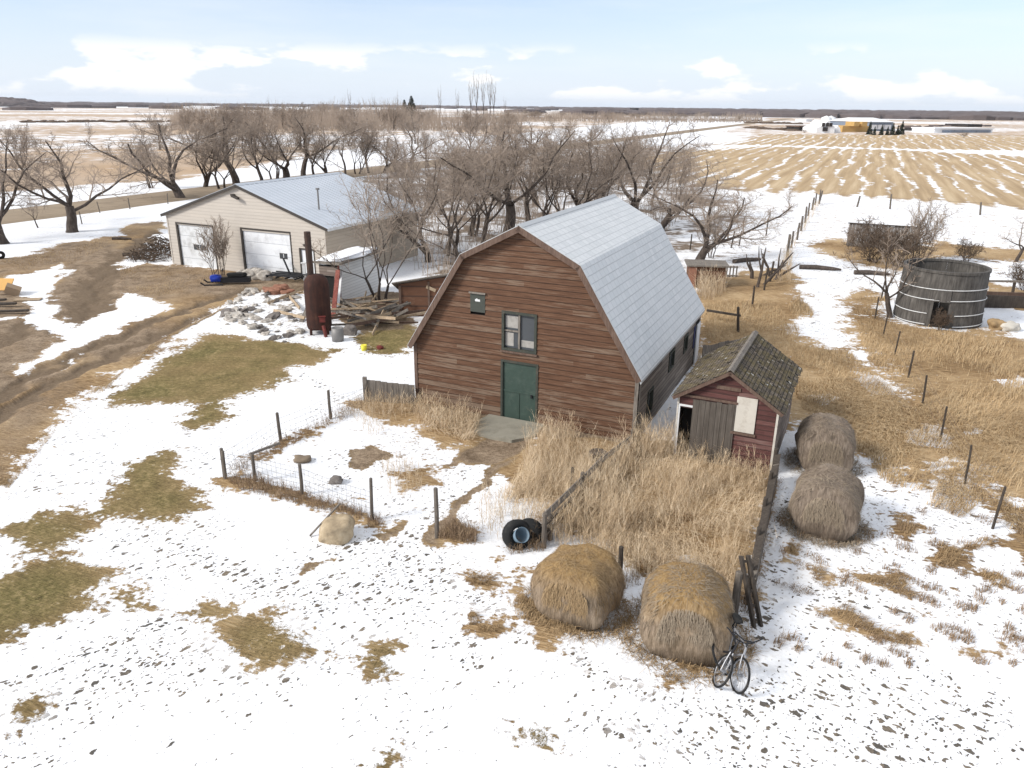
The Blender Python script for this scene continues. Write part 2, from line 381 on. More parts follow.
def ground_mat(b):
    P = b.pos(); x, y, z = b.xyz(P)
    R = b.mapping(P, rot=(0, 0, -YAW))        # farm grid coordinates
    c = b.n('ShaderNodeSeparateColor', None, i0=b.attr('cover').outputs[0]).outputs
    m = b.n('ShaderNodeSeparateColor', None, i0=b.attr('marks').outputs[0]).outputs
    w = b.n('ShaderNodeSeparateColor', None, i0=b.attr('marks2').outputs[0]).outputs
    snow, lawn, dirt = c[0], c[1], c[2]; speck, stub, field = m[0], m[1], m[2]; wood, farw, pen = w[0], w[1], w[2]
    n_big = b.noise(P, .22, 4); n_mid = b.noise(P, 1.4, 4); n_fine = b.noise(P, 7, 4, .65); n_grit = b.noise(P, 28, 3, .7)
    # straw: combed long dead grass
    comb = b.noise(b.mapping(P, rot=(0, 0, math.radians(20)), scale=(1.2, 9, 1)), 2.2, 5, .65, .6)
    straw = b.ramp(b.math('ADD', b.math('MULTIPLY', comb, .6), b.math('MULTIPLY', n_big, .45)), [(.38, (.13, .08, .04)), (.47, (.28, .18, .09)), (.55, (.44, .30, .16)), (.66, (.60, .45, .275))])
    lawnc = b.ramp(b.math('ADD', b.math('MULTIPLY', n_fine, .6), b.math('MULTIPLY', n_mid, .4)), [(.36, (.10, .084, .034)), (.5, (.20, .163, .066)), (.62, (.34, .26, .125))])
    lawnc = b.mix(b.mapr(n_big, .45, .62), lawnc, b.mix(.5, lawnc, (.30, .20, .10)))
    dirtc = b.ramp(b.math('ADD', b.math('MULTIPLY', n_mid, .4), b.math('ADD', b.math('MULTIPLY', n_fine, .35), b.math('MULTIPLY', n_grit, .25))), [(.38, (.14, .098, .063)), (.5, (.275, .203, .137)), (.62, (.41, .315, .22))])
    base = b.mix(lawn, straw, lawnc); base = b.mix(b.mapr(dirt, .25, .75), base, dirtc)
    base = b.mix(b.math('MULTIPLY', pen, b.mapr(n_mid, .3, .6, .35, .8)), base, (.15, .108, .07))     # churned wet mud in the ruts
    litter = b.ramp(n_fine, [(.3, (.10, .075, .055)), (.55, (.22, .165, .12)), (.75, (.34, .26, .185))])
    base = b.mix(wood, base, litter)
    # stubble field
    ux, uy, uz = b.xyz(R)
    sv = b.comb(b.math('MULTIPLY', ux, .26), b.math('MULTIPLY', uy, .014), 0.0)
    wob = b.math('ADD', b.math('MULTIPLY', b.noise(b.comb(b.math('MULTIPLY', ux, .03), b.math('MULTIPLY', uy, .03), 5.0), 1.0, 3), 7.0), b.math('MULTIPLY', b.noise(P, .35, 3), 1.0))
    tri = b.math('MULTIPLY', b.math('ABSOLUTE', b.math('SUBTRACT', b.math('FRACT', b.math('DIVIDE', b.math('ADD', ux, wob), 3.1)), .5)), 2.0)
    stripe = b.math('ADD', b.math('MULTIPLY', tri, .42), b.math('ADD', b.math('MULTIPLY', b.noise(sv, 1.0, 4, .6, .25), .62), b.math('MULTIPLY', b.math('SUBTRACT', b.noise(b.comb(b.math('MULTIPLY', ux, 1.3), b.math('MULTIPLY', uy, .05), 2.0), 1.0, 4, .65), .5), .5)))
    tanf = b.ramp(b.noise(b.comb(b.math('MULTIPLY', ux, .9), b.math('MULTIPLY', uy, .03), 0.0), 1.0, 4), [(.3, (.35, .25, .145)), (.5, (.46, .335, .20)), (.7, (.58, .45, .29))])
    base = b.mix(stub, base, tanf)
    pale = b.ramp(b.noise(P, .02, 4), [(.3, (.36, .265, .185)), (.55, (.50, .38, .275)), (.7, (.46, .31, .18))])
    base = b.mix(field, base, pale)
    # how much snow is left where
    br = b.math('ADD', b.math('MULTIPLY', b.math('SUBTRACT', n_fine, .5), 1.1), b.math('MULTIPLY', b.math('SUBTRACT', n_mid, .5), .8))
    flk = b.noise(b.mapping(P, rot=(0, 0, math.radians(15)), scale=(.8, 2.4, 1)), 1.1, 5, .65)
    br = b.math('ADD', br, b.math('MULTIPLY', b.math('SUBTRACT', flk, .5), .9))
    s0 = b.math('ADD', snow, b.math('MULTIPLY', br, 1.0))
    s_near = b.math('MULTIPLY', b.math('SUBTRACT', s0, .5), .9)
    cross = b.noise(b.comb(b.math('MULTIPLY', ux, .006), b.math('MULTIPLY', uy, .05), 3.0), 1.0, 3)
    s_st = b.math('SUBTRACT', b.math('ADD', b.math('ADD', b.math('MULTIPLY', stripe, 1.0), b.math('MULTIPLY', b.math('SUBTRACT', cross, .5), .45)), b.math('MULTIPLY', b.math('SUBTRACT', b.noise(P, .5, 4), .5), .6)), .71)
    nf = b.noise(b.comb(b.math('MULTIPLY', ux, .008), b.math('MULTIPLY', uy, .006), 1.0), 1.0, 5, .6)
    nf2 = b.noise(P, .16, 6, .7)
    s_fi = b.math('SUBTRACT', b.math('ADD', nf, b.math('MULTIPLY', b.math('SUBTRACT', nf2, .5), 1.1)), .525)
    s_wd = b.math('SUBTRACT', b.math('ADD', b.noise(P, .16, 5, .65), b.math('MULTIPLY', b.math('SUBTRACT', n_mid, .5), .4)), .49)
    sn = b.n('ShaderNodeMix', None, i0=wood, i2=s_near, i3=s_wd).outputs[0]
    sn = b.n('ShaderNodeMix', None, i0=stub, i2=sn, i3=s_st).outputs[0]
    sn = b.n('ShaderNodeMix', None, i0=field, i2=sn, i3=s_fi).outputs[0]
    sn = b.mapr(sn, -.085, .085, smooth=True)
    # hoof and foot prints through the snow
    def prints(rot, sx, sy, sc, seed):
        v = b.mapping(P, rot=(0, 0, rot), scale=(sx, sy, 1), loc=(seed, seed, 0))
        dv = b.n('ShaderNodeVectorMath', {'operation': 'ADD'}, i0=v, i1=b.n('ShaderNodeVectorMath', {'operation': 'SCALE'}, i0=b.n('ShaderNodeTexNoise', None, Vector=P, Scale=9.0, Detail=2.0).outputs[1], Scale=.16).outputs[0]).outputs[0]
        vo = b.n('ShaderNodeTexVoronoi', {'voronoi_dimensions': '2D'}, Vector=dv, Scale=sc)
        h = b.n('ShaderNodeSeparateColor', None, i0=vo.outputs[1]).outputs
        thr = b.math('MULTIPLY', b.math('SUBTRACT', b.math('ADD', speck, b.math('MULTIPLY', b.math('SUBTRACT', b.noise(P, .55, 5, .7), .47), 2.0)), h[0]), .62)
        thr = b.math('MINIMUM', thr, b.math('ADD', .09, b.math('MULTIPLY', b.math('MULTIPLY', h[1], h[1]), .26)))
        return b.mapr(b.math('SUBTRACT', thr, vo.outputs[0]), -.03, .05, smooth=True), h[2]
    p1, h1 = prints(math.radians(-48), .72, 1.2, 4.6, 0.0)
    p2, h2 = prints(math.radians(40), .66, 1.2, 4.8, 7.3)
    p3, h3 = prints(math.radians(-40), .7, 1.0, 9.5, 2.3)
    sd = b.mapr(b.math('ADD', x, b.math('MULTIPLY', n_big, 6.0)), 4.0, 6.0)
    pr = b.math('MAXIMUM', b.math('MAXIMUM', b.math('MULTIPLY', p1, b.math('SUBTRACT', 1.0, sd)), b.math('MULTIPLY', p2, sd)), p3)
    near = b.mapr(y, 60, 100, 1.0, 0.0)
    pr = b.math('MULTIPLY', b.math('MULTIPLY', pr, near), b.mapr(snow, .5, .8))
    printc = b.mix(h1, (.06, .052, .04), (.20, .15, .095))
    base = b.mix(pr, base, printc)
    sn = b.math('MULTIPLY', sn, b.math('SUBTRACT', 1.0, b.math('MULTIPLY', pr, .93)))
    snowc = b.mix(b.mapr(n_mid, .35, .65), (.80, .81, .83), (.86, .865, .875))
    snowc = b.mix(b.math('MULTIPLY', b.mapr(n_fine, .5, .75), .45), snowc, (.58, .545, .49))
    snowc = b.mix(b.math('MULTIPLY', b.mapr(b.math('ADD', b.math('MULTIPLY', n_big, .5), b.math('MULTIPLY', n_mid, .5)), .48, .66), .5), snowc, (.66, .64, .61))
    colr = b.mix(sn, base, snowc)
    colr = b.mix(farw, colr, b.mix(n_big, (.075, .058, .05), (.12, .09, .075)))
    hgtv = b.math('ADD', b.math('MULTIPLY', sn, .6), b.math('ADD', b.math('MULTIPLY', n_fine, .5), b.math('MULTIPLY', b.math('MULTIPLY', comb, b.math('SUBTRACT', 1.0, sn)), 1.6)))
    return {'Base Color': colr, 'Roughness': .9, 'Normal': b.bump(hgtv, .07, .8), 'Specular IOR Level': .1}
# ------------------------------------------------------------------ materials
mat('ground', ground_mat)
def board_mat(name, row, axis, cols, wear, wearcol, blen=2.3, zgrad=0.0, streak=34, kv=.34, edge_dark=.85):
    def f(b):
        O = b.obj(); x, y, z = b.xyz(O)
        u = {'x': x, 'y': y, 'xy': b.math('ADD', x, y)}[axis]
        r = b.math('FLOOR', b.math('DIVIDE', z, row))
        h = b.n('ShaderNodeTexWhiteNoise', {'noise_dimensions': '1D'}, W=r).outputs[0]
        cc = b.math('FLOOR', b.math('ADD', b.math('DIVIDE', u, blen), b.math('MULTIPLY', h, 5.0)))
        k = b.n('ShaderNodeTexWhiteNoise', {'noise_dimensions': '2D'}, Vector=b.comb(r, cc, 0.0)).outputs[0]
        grain = b.noise(b.comb(b.math('MULTIPLY', u, 1.6), b.math('MULTIPLY', z, streak), k), 1.0, 4, .65)
        blot = b.noise(b.comb(b.math('MULTIPLY', u, .5), b.math('MULTIPLY', z, 1.3), 0.0), 1.0, 4)
        base = b.ramp(b.math('ADD', b.math('MULTIPLY', k, kv), b.math('MULTIPLY', grain, 1-kv)), [(.24, cols[0]), (.48, cols[1]), (.70, cols[2])])
        wv = b.math('ADD', b.math('ADD', b.math('MULTIPLY', grain, .6), b.math('MULTIPLY', blot, .5)), b.math('MULTIPLY', b.mapr(z, 0, 7, 1, 0), zgrad))
        wv = b.math('ADD', wv, b.math('MULTIPLY', b.math('SUBTRACT', k, .5), .22))
        base = b.mix(b.mapr(wv, wear, wear+.16), base, wearcol)
        # dark band at each row's lower edge, fading upward
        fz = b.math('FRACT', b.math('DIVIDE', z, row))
        base = b.mix(b.math('MULTIPLY', b.mapr(fz, .0, .22, 1, 0), edge_dark), base, (.035, .026, .022))
        return {'Base Color': base, 'Normal': b.bump(grain, .006, .6)}
    mat(name, f)
board_mat('barn_red_siding', .185, 'x', [(.060, .029, .017), (.106, .053, .030), (.15, .082, .049)], .63, (.175, .122, .085), 4.2, .10, 24, .07)
board_mat('barn_grey_siding', .16, 'y', [(.10, .082, .068), (.17, .142, .118), (.25, .21, .175)], .66, (.33, .29, .25), 2.6)
board_mat('shed_red_siding', .15, 'x', [(.065, .027, .024), (.098, .041, .036), (.135, .060, .052)], .62, (.21, .14, .12), 1.5)
board_mat('shed_side_siding', .15, 'y', [(.14, .10, .085), (.2, .16, .13), (.27, .22, .19)], .62, (.36, .31, .27), 1.5)
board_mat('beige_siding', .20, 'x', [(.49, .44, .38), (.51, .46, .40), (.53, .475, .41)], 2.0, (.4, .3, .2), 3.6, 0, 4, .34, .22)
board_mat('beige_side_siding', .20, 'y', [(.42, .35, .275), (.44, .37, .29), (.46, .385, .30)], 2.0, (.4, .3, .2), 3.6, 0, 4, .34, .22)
board_mat('white_siding', .16, 'xy', [(.62, .61, .58), (.70, .69, .66), (.75, .74, .71)], .74, (.36, .33, .29), 2.4, 0, 34, .34, .45)
board_mat('rust_brown_siding', .5, 'xy', [(.10, .048, .028), (.135, .065, .038), (.115, .056, .034)], .64, (.21, .12, .075), 3.0, 0, 8)
def wood(name, c0, c1, c2, sc=(6, 6, .9), wear=None):
    def f(b):
        O = b.obj()
        g = b.noise(b.mapping(O, scale=sc), 3.0, 5, .65); g2 = b.noise(O, 2.3, 3)
        return {'Base Color': b.ramp(b.math('ADD', b.math('MULTIPLY', g, .7), b.math('MULTIPLY', g2, .3)), [(.3, c0), (.5, c1), (.7, c2)]), 'Normal': b.bump(g, .008, .6)}
    mat(name, f)
wood('grey_wood', (.09, .078, .066), (.175, .152, .128), (.28, .25, .215))
wood('dark_wood', (.03, .024, .019), (.06, .048, .038), (.10, .082, .066))
wood('post_wood', (.07, .058, .048), (.13, .11, .09), (.21, .18, .15))
wood('old_door_wood', (.055, .046, .037), (.095, .08, .066), (.145, .125, .105), (9, 9, .5))
wood('tan_wood', (.22, .16, .10), (.36, .27, .18), (.48, .38, .27))
wood('brown_trim', (.075, .045, .033), (.12, .078, .058), (.18, .125, .095))
wood('red_scrap_wood', (.13, .035, .028), (.20, .06, .045), (.30, .13, .10))
wood('tank_staves', (.04, .036, .032), (.088, .080, .071), (.155, .142, .126), (3.2, 3.2, .35))
wood('bark', (.035, .027, .022), (.075, .058, .047), (.14, .112, .092), (4, 4, .8))
mat('twig', lambda b: {'Base Color': b.mix(b.noise(b.pos(), .8, 2), (.22, .172, .134), (.36, .29, .23))})
mat('pale_twig', lambda b: {'Base Color': b.mix(b.noise(b.pos(), .5, 2), (.24, .19, .15), (.38, .31, .25))})
def roof_tiles(b):
    U = b.uv()
    br = b.n('ShaderNodeTexBrick', {'offset': .5, 'squash': 1.0}, Vector=U, Color1=(.60, .612, .605, 1), Color2=(.67, .675, .665, 1), Mortar=(.49, .50, .50, 1), Scale=1.0, Mortar_Size=.014, Mortar_Smooth=.3, Brick_Width=.36, Row_Height=.25)
    n1 = b.noise(U, .35, 4); n2 = b.noise(b.mapping(U, scale=(4, .5, 1)), 1.2, 4, .6)
    c = b.mix(b.math('MULTIPLY', b.mapr(n1, .4, .65), .3), br.outputs[0], (.64, .65, .65))
    c = b.mix(b.math('MULTIPLY', b.mapr(n2, .55, .75), .25), c, (.46, .46, .45))
    return {'Base Color': c, 'Metallic': .0, 'Roughness': .6, 'Normal': b.bump(b.math('SUBTRACT', 1.0, br.outputs[1]), .02, .7)}
mat('stamped_metal_roof', roof_tiles)
def ribbed(b):
    n = b.noise(b.mapping(b.obj(), scale=(.6, .15, .6)), 1.0, 4)
    return {'Base Color': b.mix(n, (.42, .455, .50), (.56, .59, .63)), 'Metallic': .1, 'Roughness': .5}
mat('blue_grey_metal_roof', ribbed)
def shingles(b):
    U = b.uv(); x, y, z = b.xyz(U)
    br = b.n('ShaderNodeTexBrick', {'offset': .5}, Vector=U, Color1=(.0, .0, .0, 1), Color2=(1, 1, 1, 1), Mortar=(0, 0, 0, 1), Scale=1.0, Mortar_Size=.012, Mortar_Smooth=.1, Brick_Width=.10, Row_Height=.125)
    k = br.outputs[0]
    n = b.noise(U, 2.2, 4, .6); g = b.noise(b.mapping(U, scale=(12, 1.5, 1)), 1.0, 4)
    c = b.ramp(b.math('ADD', b.math('MULTIPLY', k, .5), b.math('MULTIPLY', g, .5)), [(.2, (.06, .047, .036)), (.45, (.12, .095, .07)), (.72, (.20, .16, .12)), (.9, (.34, .29, .24))])
    moss = b.mapr(b.math('ADD', n, b.math('MULTIPLY', b.math('SUBTRACT', g, .5), .4)), .42, .58)
    c = b.mix(b.math('MULTIPLY', moss, .75), c, (.17, .13, .055))
    pale = b.math('MULTIPLY', b.mapr(k, .93, .96), b.mapr(n, .48, .58))
    c = b.mix(pale, c, (.55, .52, .48))
    c = b.mix(b.math('MULTIPLY', br.outputs[1], .8), c, (.02, .018, .015))
    return {'Base Color': c, 'Normal': b.bump(b.math('ADD', k, b.math('MULTIPLY', g, .5)), .03, .9)}
mat('mossy_shingles', shingles)
def plain(name, c, rough=.7, metal=0.0, var=.15, sc=3.0, dirt=None):
    def f(b):
        n = b.noise(b.obj(), sc, 4, .6)
        lo = tuple(q*(1-var) for q in c); hi = tuple(min(1, q*(1+var)) for q in c)
        col = b.mix(n, lo, hi)
        if dirt: col = b.mix(b.math('MULTIPLY', b.mapr(b.noise(b.obj(), sc*.6, 5, .7), .5, .7), .7), col, dirt)
        return {'Base Color': col, 'Roughness': rough, 'Metallic': metal}
    mat(name, f)
plain('green_paint', (.042, .066, .053), .6, 0, .25, 4, (.075, .10, .082))
plain('dark_green_frame', (.045, .05, .04), .7, 0, .3, 6, (.10, .085, .065))
plain('hatch_paint', (.055, .06, .05), .7, 0, .3, 6)
plain('window_glass', (.07, .075, .08), .12)
plain('pale_panel_grey', (.34, .32, .29), .9, 0, .25, 6, (.14, .13, .12))
plain('white_panel', (.74, .75, .76), .45, 0, .05, 2, (.5, .5, .5))
plain('dirty_white_panel', (.66, .67, .67), .55, 0, .06, 2, (.36, .35, .33))
plain('off_white_board', (.55, .51, .44), .8, 0, .1, 4, (.36, .31, .25))
plain('white_paint', (.66, .66, .65), .7, 0, .08, 4, (.45, .42, .38))
plain('dark_trim', (.055, .047, .04), .6)
plain('black_rubber', (.016, .016, .016), .9, 0, .3, 8, (.055, .05, .044))
plain('black_metal', (.025, .025, .028), .5, .3, .3)
plain('steel', (.30, .30, .31), .5, .5, .2)
plain('galvanised_wire', (.22, .21, .20), .6, .4, .1)
plain('rusty_wire', (.15, .11, .085), .7, .3, .2)
def rust(b):
    n = b.noise(b.obj(), 2.2, 5, .65); n2 = b.noise(b.mapping(b.obj(), scale=(5, 5, .6)), 1.5, 4)
    return {'Base Color': b.ramp(b.math('ADD', b.math('MULTIPLY', n, .6), b.math('MULTIPLY', n2, .4)), [(.34, (.028, .015, .012)), (.5, (.045, .020, .015)), (.62, (.066, .028, .019)), (.75, (.11, .052, .032))]), 'Roughness': .85, 'Normal': b.bump(n, .01, .5)}
mat('rust', rust)
plain('brown_chimney', (.05, .032, .026), .7, 0, .3, 4, (.10, .05, .03))
plain('red_paint', (.15, .03, .024), .7, 0, .3, 6, (.10, .04, .03))
plain('faded_orange', (.26, .125, .08), .8, 0, .25, 5, (.24, .12, .08))
plain('navy_paint', (.02, .03, .10), .6, 0, .3)
plain('blue_plastic', (.012, .035, .28), .35, 0, .2)
plain('yellow_plastic', (.72, .62, .06), .5, 0, .1)
plain('pale_blue_plastic', (.15, .21, .26), .7, 0, .2, 5, (.25, .28, .29))
plain('orange_plywood', (.62, .36, .12), .75, 0, .12, 3)
plain('cardboard', (.36, .26, .17), .85, 0, .15, 4)
plain('snow_drift', (.82, .825, .84), .9, 0, .03, 2)
plain('concrete', (.27, .25, .20), .9, 0, .2, 2.5, (.16, .145, .11))
plain('dark_interior', (.02, .018, .016), .9)  # near-black colour in place of the shade inside buildings
plain('windbreak_grey', (.17, .155, .142), .85, 0, .25, 3, (.23, .205, .185))
plain('gravel_road', (.29, .225, .155), .95, 0, .18, .8, (.2, .155, .105))
plain('far_white', (.72, .72, .72), .6, 0, .05, .1)
plain('far_blue_grey', (.20, .235, .29), .6, .1, .15, .1)
plain('far_straw', (.50, .32, .12), .9, 0, .2, .3)
plain('far_dark', (.035, .03, .028), .8, 0, .3, .2)
plain('conifer_green', (.028, .036, .024), .9, 0, .4, .4)
plain('far_wood', (.12, .098, .094), .95, 0, .35, .02)
plain('brushwood', (.11, .078, .055), .95, 0, .35, 3)
def stone(name, cols):
    def f(b):
        n = b.noise(b.obj(), 2.6, 6, .65); n2 = b.noise(b.obj(), 14, 3)
        return {'Base Color': b.ramp(b.math('ADD', b.math('MULTIPLY', n, .75), b.math('MULTIPLY', n2, .25)), [(.32, cols[0]), (.5, cols[1]), (.66, cols[2])]), 'Normal': b.bump(n, .04, .6)}
    mat(name, f)
stone('tan_stone', [(.22, .17, .11), (.40, .31, .20), (.50, .41, .28)])
stone('rubble', [(.22, .19, .16), (.42, .38, .33), (.62, .59, .54)])
stone('field_stone', [(.08, .07, .062), (.16, .14, .125), (.27, .24, .215)])
def hay(name, cols, top=None):
    def f(b):
        O = b.obj(); x, y, z = b.xyz(O)
        g = b.noise(b.mapping(O, scale=(8, 8, 1.3)), 2.2, 6, .7, .5); n = b.noise(O, 1.7, 4)
        c = b.ramp(b.math('ADD', b.math('MULTIPLY', g, .65), b.math('MULTIPLY', n, .35)), [(.36, cols[0]), (.48, cols[1]), (.58, cols[2]), (.70, cols[3])])
        if top:
            nz = b.xyz(b.n('ShaderNodeNewGeometry').outputs[1])[2]
            tf = b.mapr(b.math('ADD', z, b.math('MULTIPLY', b.math('SUBTRACT', n, .5), .9)), top[0], top[1])
            c = b.mix(tf, c, b.ramp(g, [(.3, top[2]), (.5, top[3]), (.7, top[4])]))
        return {'Base Color': c, 'Normal': b.bump(g, .05, .9)}
    mat(name, f)
hay('grey_hay', [(.09, .068, .05), (.185, .142, .105), (.27, .215, .165), (.36, .29, .22)])
hay('old_hay', [(.10, .072, .045), (.20, .148, .098), (.29, .22, .155), (.36, .28, .20)], (.75, 1.25, (.17, .10, .04), (.29, .185, .08), (.40, .27, .13)))
def straw_blades(name, cols, sc=.6):
    def f(b):
        P = b.pos(); n = b.noise(P, sc, 4); r = b.n('ShaderNodeNewGeometry').outputs['Random Per Island']
        return {'Base Color': b.ramp(b.math('ADD', b.math('MULTIPLY', n, .55), b.math('MULTIPLY', r, .45)), [(.2, cols[0]), (.5, cols[1]), (.8, cols[2])]), 'Roughness': .8}
    mat(name, f)
straw_blades('dry_weed', [(.38, .265, .155), (.58, .44, .28), (.74, .61, .44)])
straw_blades('brown_weed', [(.14, .09, .055), (.25, .17, .105), (.36, .255, .16)])
straw_blades('grass_blade', [(.29, .19, .095), (.44, .31, .17), (.56, .43, .265)])
straw_blades('lawn_blade', [(.12, .092, .036), (.2, .15, .065), (.32, .235, .115)])
straw_blades('hay_straw', [(.19, .145, .10), (.28, .22, .155), (.37, .30, .215)])
straw_blades('gold_straw', [(.20, .13, .065), (.31, .21, .11), (.42, .30, .17)])
straw_blades('reed', [(.40, .29, .18), (.54, .42, .28), (.66, .55, .40)])

# ------------------------------------------------------------------ lapped board wall
def lap_wall(mb, P, zlo, zhi, row, lo, hi, openings=(), lap=.022):
    z = zlo
    while z < zhi-1e-4:
        z1 = min(z+row, zhi); zc = (z+z1)/2
        segs = [(0.0, 1.0, None)]
        a0, b0, a1, b1 = lo(z), hi(z), lo(z1), hi(z1)
        cuts = sorted([(o[0], o[1]) for o in openings if o[2] < zc < o[3]])
        edges = []; cur = None
        L = [(a0, a1)]; 
        for c0, c1 in cuts: L += [(c0, c0), (c1, c1)]
        L.append((b0, b1))
        for i in range(0, len(L), 2):
            (p0, p1), (q0, q1) = L[i], L[i+1]
            if q0-p0 < .01: continue
            mb.face([P(p0, z, lap), P(q0, z, lap), P(q1, z1, .002), P(p1, z1, .002)])
            mb.face([P(p0, z, 0), P(q0, z, 0), P(q0, z, lap), P(p0, z, lap)])
        z = z1
def frame(mb, P, u0, u1, z0, z1, w, d0, d1):
    """a rectangular casing round an opening; butt-jointed"""
    for a, b, c, d in ((u0-w, u0, z0, z1), (u1, u1+w, z0, z1), (u0-w, u1+w, z1, z1+w), (u0-w, u1+w, z0-w, z0)):
        mb.prism([(a, c), (b, c), (b, d), (a, d)], lambda u, z, t: P(u, z, t), d0, d1)
def slab(mb, P, u0, u1, z0, z1, d0, d1): mb.prism([(u0, z0), (u1, z0), (u1, z1), (u0, z1)], lambda u, z, t: P(u, z, t), d0, d1)

# ------------------------------------------------------------------ gambrel barn
def build_barn():
    Wd, Ln, he, kx, kz, hp, ov = 8.08, 9.43, 2.18, 2.061, 5.532, 6.587, .232
    h = Wd/2; t = .09; ex = h+ov*.6
    root = thing('gambrel_barn', 'big old red board barn with grey metal gambrel roof and green door', 'barn', (.2492, 23.7443, 0), YAW)
    def zin(u): # underside of roof
        u = abs(u)
        return hp-(hp-kz)*u/kx-t if u < kx else kz-(kz-he)*(u-kx)/(ex-kx)-t*1.6
    def wd(z):
        zk = kz-t*1.2
        zt = hp-t
        if z >= zt: return .02
        if z >= zk: return max(.02, kx*(zt-z)/(zt-zk))
        z_e = zin(h)
        if z <= z_e: return h
        return kx+(h-kx)*(zk-z)/(zk-z_e)
    F = lambda u, z, o: Vector((u, -o, z)); Bk = lambda u, z, o: Vector((-u, Ln+o, z))
    R_ = lambda u, z, o: Vector((h+o, u, z)); L_ = lambda u, z, o: Vector((-h-o, Ln-u, z))
    door = (-.60, .60, -.3, 2.04); win = (-.62, .57, 2.48, 3.76); hat = (-1.80, -1.26, 3.62, 4.24)
    base = -.35
    m = MB(); lap_wall(m, F, base, hp-t, .185, lambda z: -wd(z), wd, [door, win, hat], .03); m.build('front_wall', 'barn_red_siding', root)
    m = MB(); lap_wall(m, Bk, base, hp-t, .185, lambda z: -wd(z), wd); m.build('back_wall', 'barn_red_siding', root)
    sw = [(1.16, 1.80, .45, 1.30), (3.95, 4.70, 1.15, 1.82), (6.35, 6.95, 1.15, 1.80), (8.45, 9.15, -.3, 1.9)]
    ze = zin(h)
    m = MB(); lap_wall(m, R_, base, ze, .16, lambda z: 0, lambda z: Ln, sw); m.build('side_wall', 'barn_grey_siding', root)
    m = MB(); lap_wall(m, L_, base, ze, .16, lambda z: 0, lambda z: Ln); m.build('side_wall', 'barn_grey_siding', root)
    # roof
    prof = [(-ex, he), (-kx, kz), (0, hp), (kx, kz), (ex, he)]
    mr = MB(); y0, y1 = -ov, Ln+ov*.3; s = 0
    inn = []
    for i, (u, z) in enumerate(prof):
        inn.append((u*(1 if i in (0, 4) else .985)-(0.03 if i == 4 else -0.03 if i == 0 else 0), z-t*(1.5 if i in (0, 4) else 1.15)))
    for i in range(4):
        a, b = prof[i], prof[i+1]; L = math.hypot(b[0]-a[0], b[1]-a[1])
        mr.face([(a[0], y0, a[1]), (b[0], y0, b[1]), (b[0], y1, b[1]), (a[0], y1, a[1])][::-1], [(y0, s), (y0, s+L), (y1, s+L), (y1, s)][::-1])
        c, d = inn[i], inn[i+1]
        mr.face([(c[0], y0, c[1]), (d[0], y0, d[1]), (d[0], y1, d[1]), (c[0], y1, c[1])], [(0, 0)]*4)
        for y in (y0, y1): mr.face([(a[0], y, a[1]), (b[0], y, b[1]), (d[0], y, d[1]), (c[0], y, c[1])], [(0, 0)]*4)
        s += L
    for i in (0, 4): mr.face([(prof[i][0], y0, prof[i][1]), (prof[i][0], y1, prof[i][1]), (inn[i][0], y1, inn[i][1]), (inn[i][0], y0, inn[i][1])], [(0, 0)]*4)
    ro = mr.build('roof', 'stamped_metal_roof', root)
    mc = MB(); mc.prism([(-.14, hp-.055), (0, hp+.035), (.14, hp-.055), (0, hp+.012)], lambda u, z, q: Vector((u, q, z)), y0-.01, y1+.01); mc.build('ridge_cap', 'stamped_metal_roof', ro)
    # barge boards below the verge, front and back
    for y in (y0-.025, y1+.003):
        for i in range(4):
            a, b = Vector((prof[i][0], 0, prof[i][1])), Vector((prof[i+1][0], 0, prof[i+1][1]))
            n = Vector((-(b.z-a.z), 0, b.x-a.x)).normalized()
            k = MB()
            q = [a-n*.02, b-n*.02, b-n*.20, a-n*.20]
            k.prism([(p.x, p.z) for p in q], lambda u, z, w, y=y: Vector((u, y+w, z)), 0, .022)
            k.build('barge_board', 'brown_trim', root)
    for x in (-h+.06, h-.06):
        k = MB(); k.box((x, -.034, (base+ze)/2), (.12, .02, ze-base)); k.build('corner_board', 'grey_wood' if x > 0 else 'brown_trim', root)
    k = MB(); k.box((h+.032, .07, (base+ze)/2), (.02, .14, ze-base)); k.build('corner_board', 'grey_wood', root)
    # door
    d = MB(); slab(d, F, door[0], door[1], .0-.2, 2.04, -.06, -.015)
    dr = d.build('door', 'green_paint', root)
    d = MB(); slab(d, F, -.58, .58, 1.00, 1.06, -.015, .006); slab(d, F, -.03, .0, -.15, .98, -.015, .004); d.build('door_rail', 'green_paint', dr)
    d = MB(); slab(d, F, .42, .47, .9, 1.02, -.015, .04); d.build('handle', 'black_metal', dr)
    d = MB(); frame(d, F, door[0], door[1], -.25, door[3], .075, -.05, .045); d.build('door_frame', 'dark_green_frame', root)
    # loft window
    f_ = MB(); frame(f_, F, win[0]+.06, win[1]-.06, win[2]+.06, win[3]-.06, .085, -.05, .055); wo = f_.build('window', 'dark_green_frame', root)
    f_ = MB(); slab(f_, F, -.065, -.005, win[2]+.06, win[3]-.06, -.03, .02); slab(f_, F, win[0]+.06, -.065, 3.10, 3.15, -.035, .01); f_.build('sash', 'grey_wood', wo)
    f_ = MB(); slab(f_, F, win[0]+.06, win[1]-.06, win[2]+.06, win[3]-.06, -.055, -.045); f_.build('pane', 'window_glass', wo)
    for a, b, c, e in ((-.54, -.10, 3.22, 3.62), (-.54, -.25, 2.60, 3.05), (.02, .50, 2.62, 2.85)):
        f_ = MB(); slab(f_, F, a, b, c, e, -.043, -.04); f_.build('pale_panel', 'pale_panel_grey', wo)  # pale panels set just outside the window glass
    f_ = MB(); slab(f_, F, win[0]-.06, win[1]+.06, win[2]-.09, win[2]-.03, -.01, .09); f_.build('sill', 'brown_trim', wo)
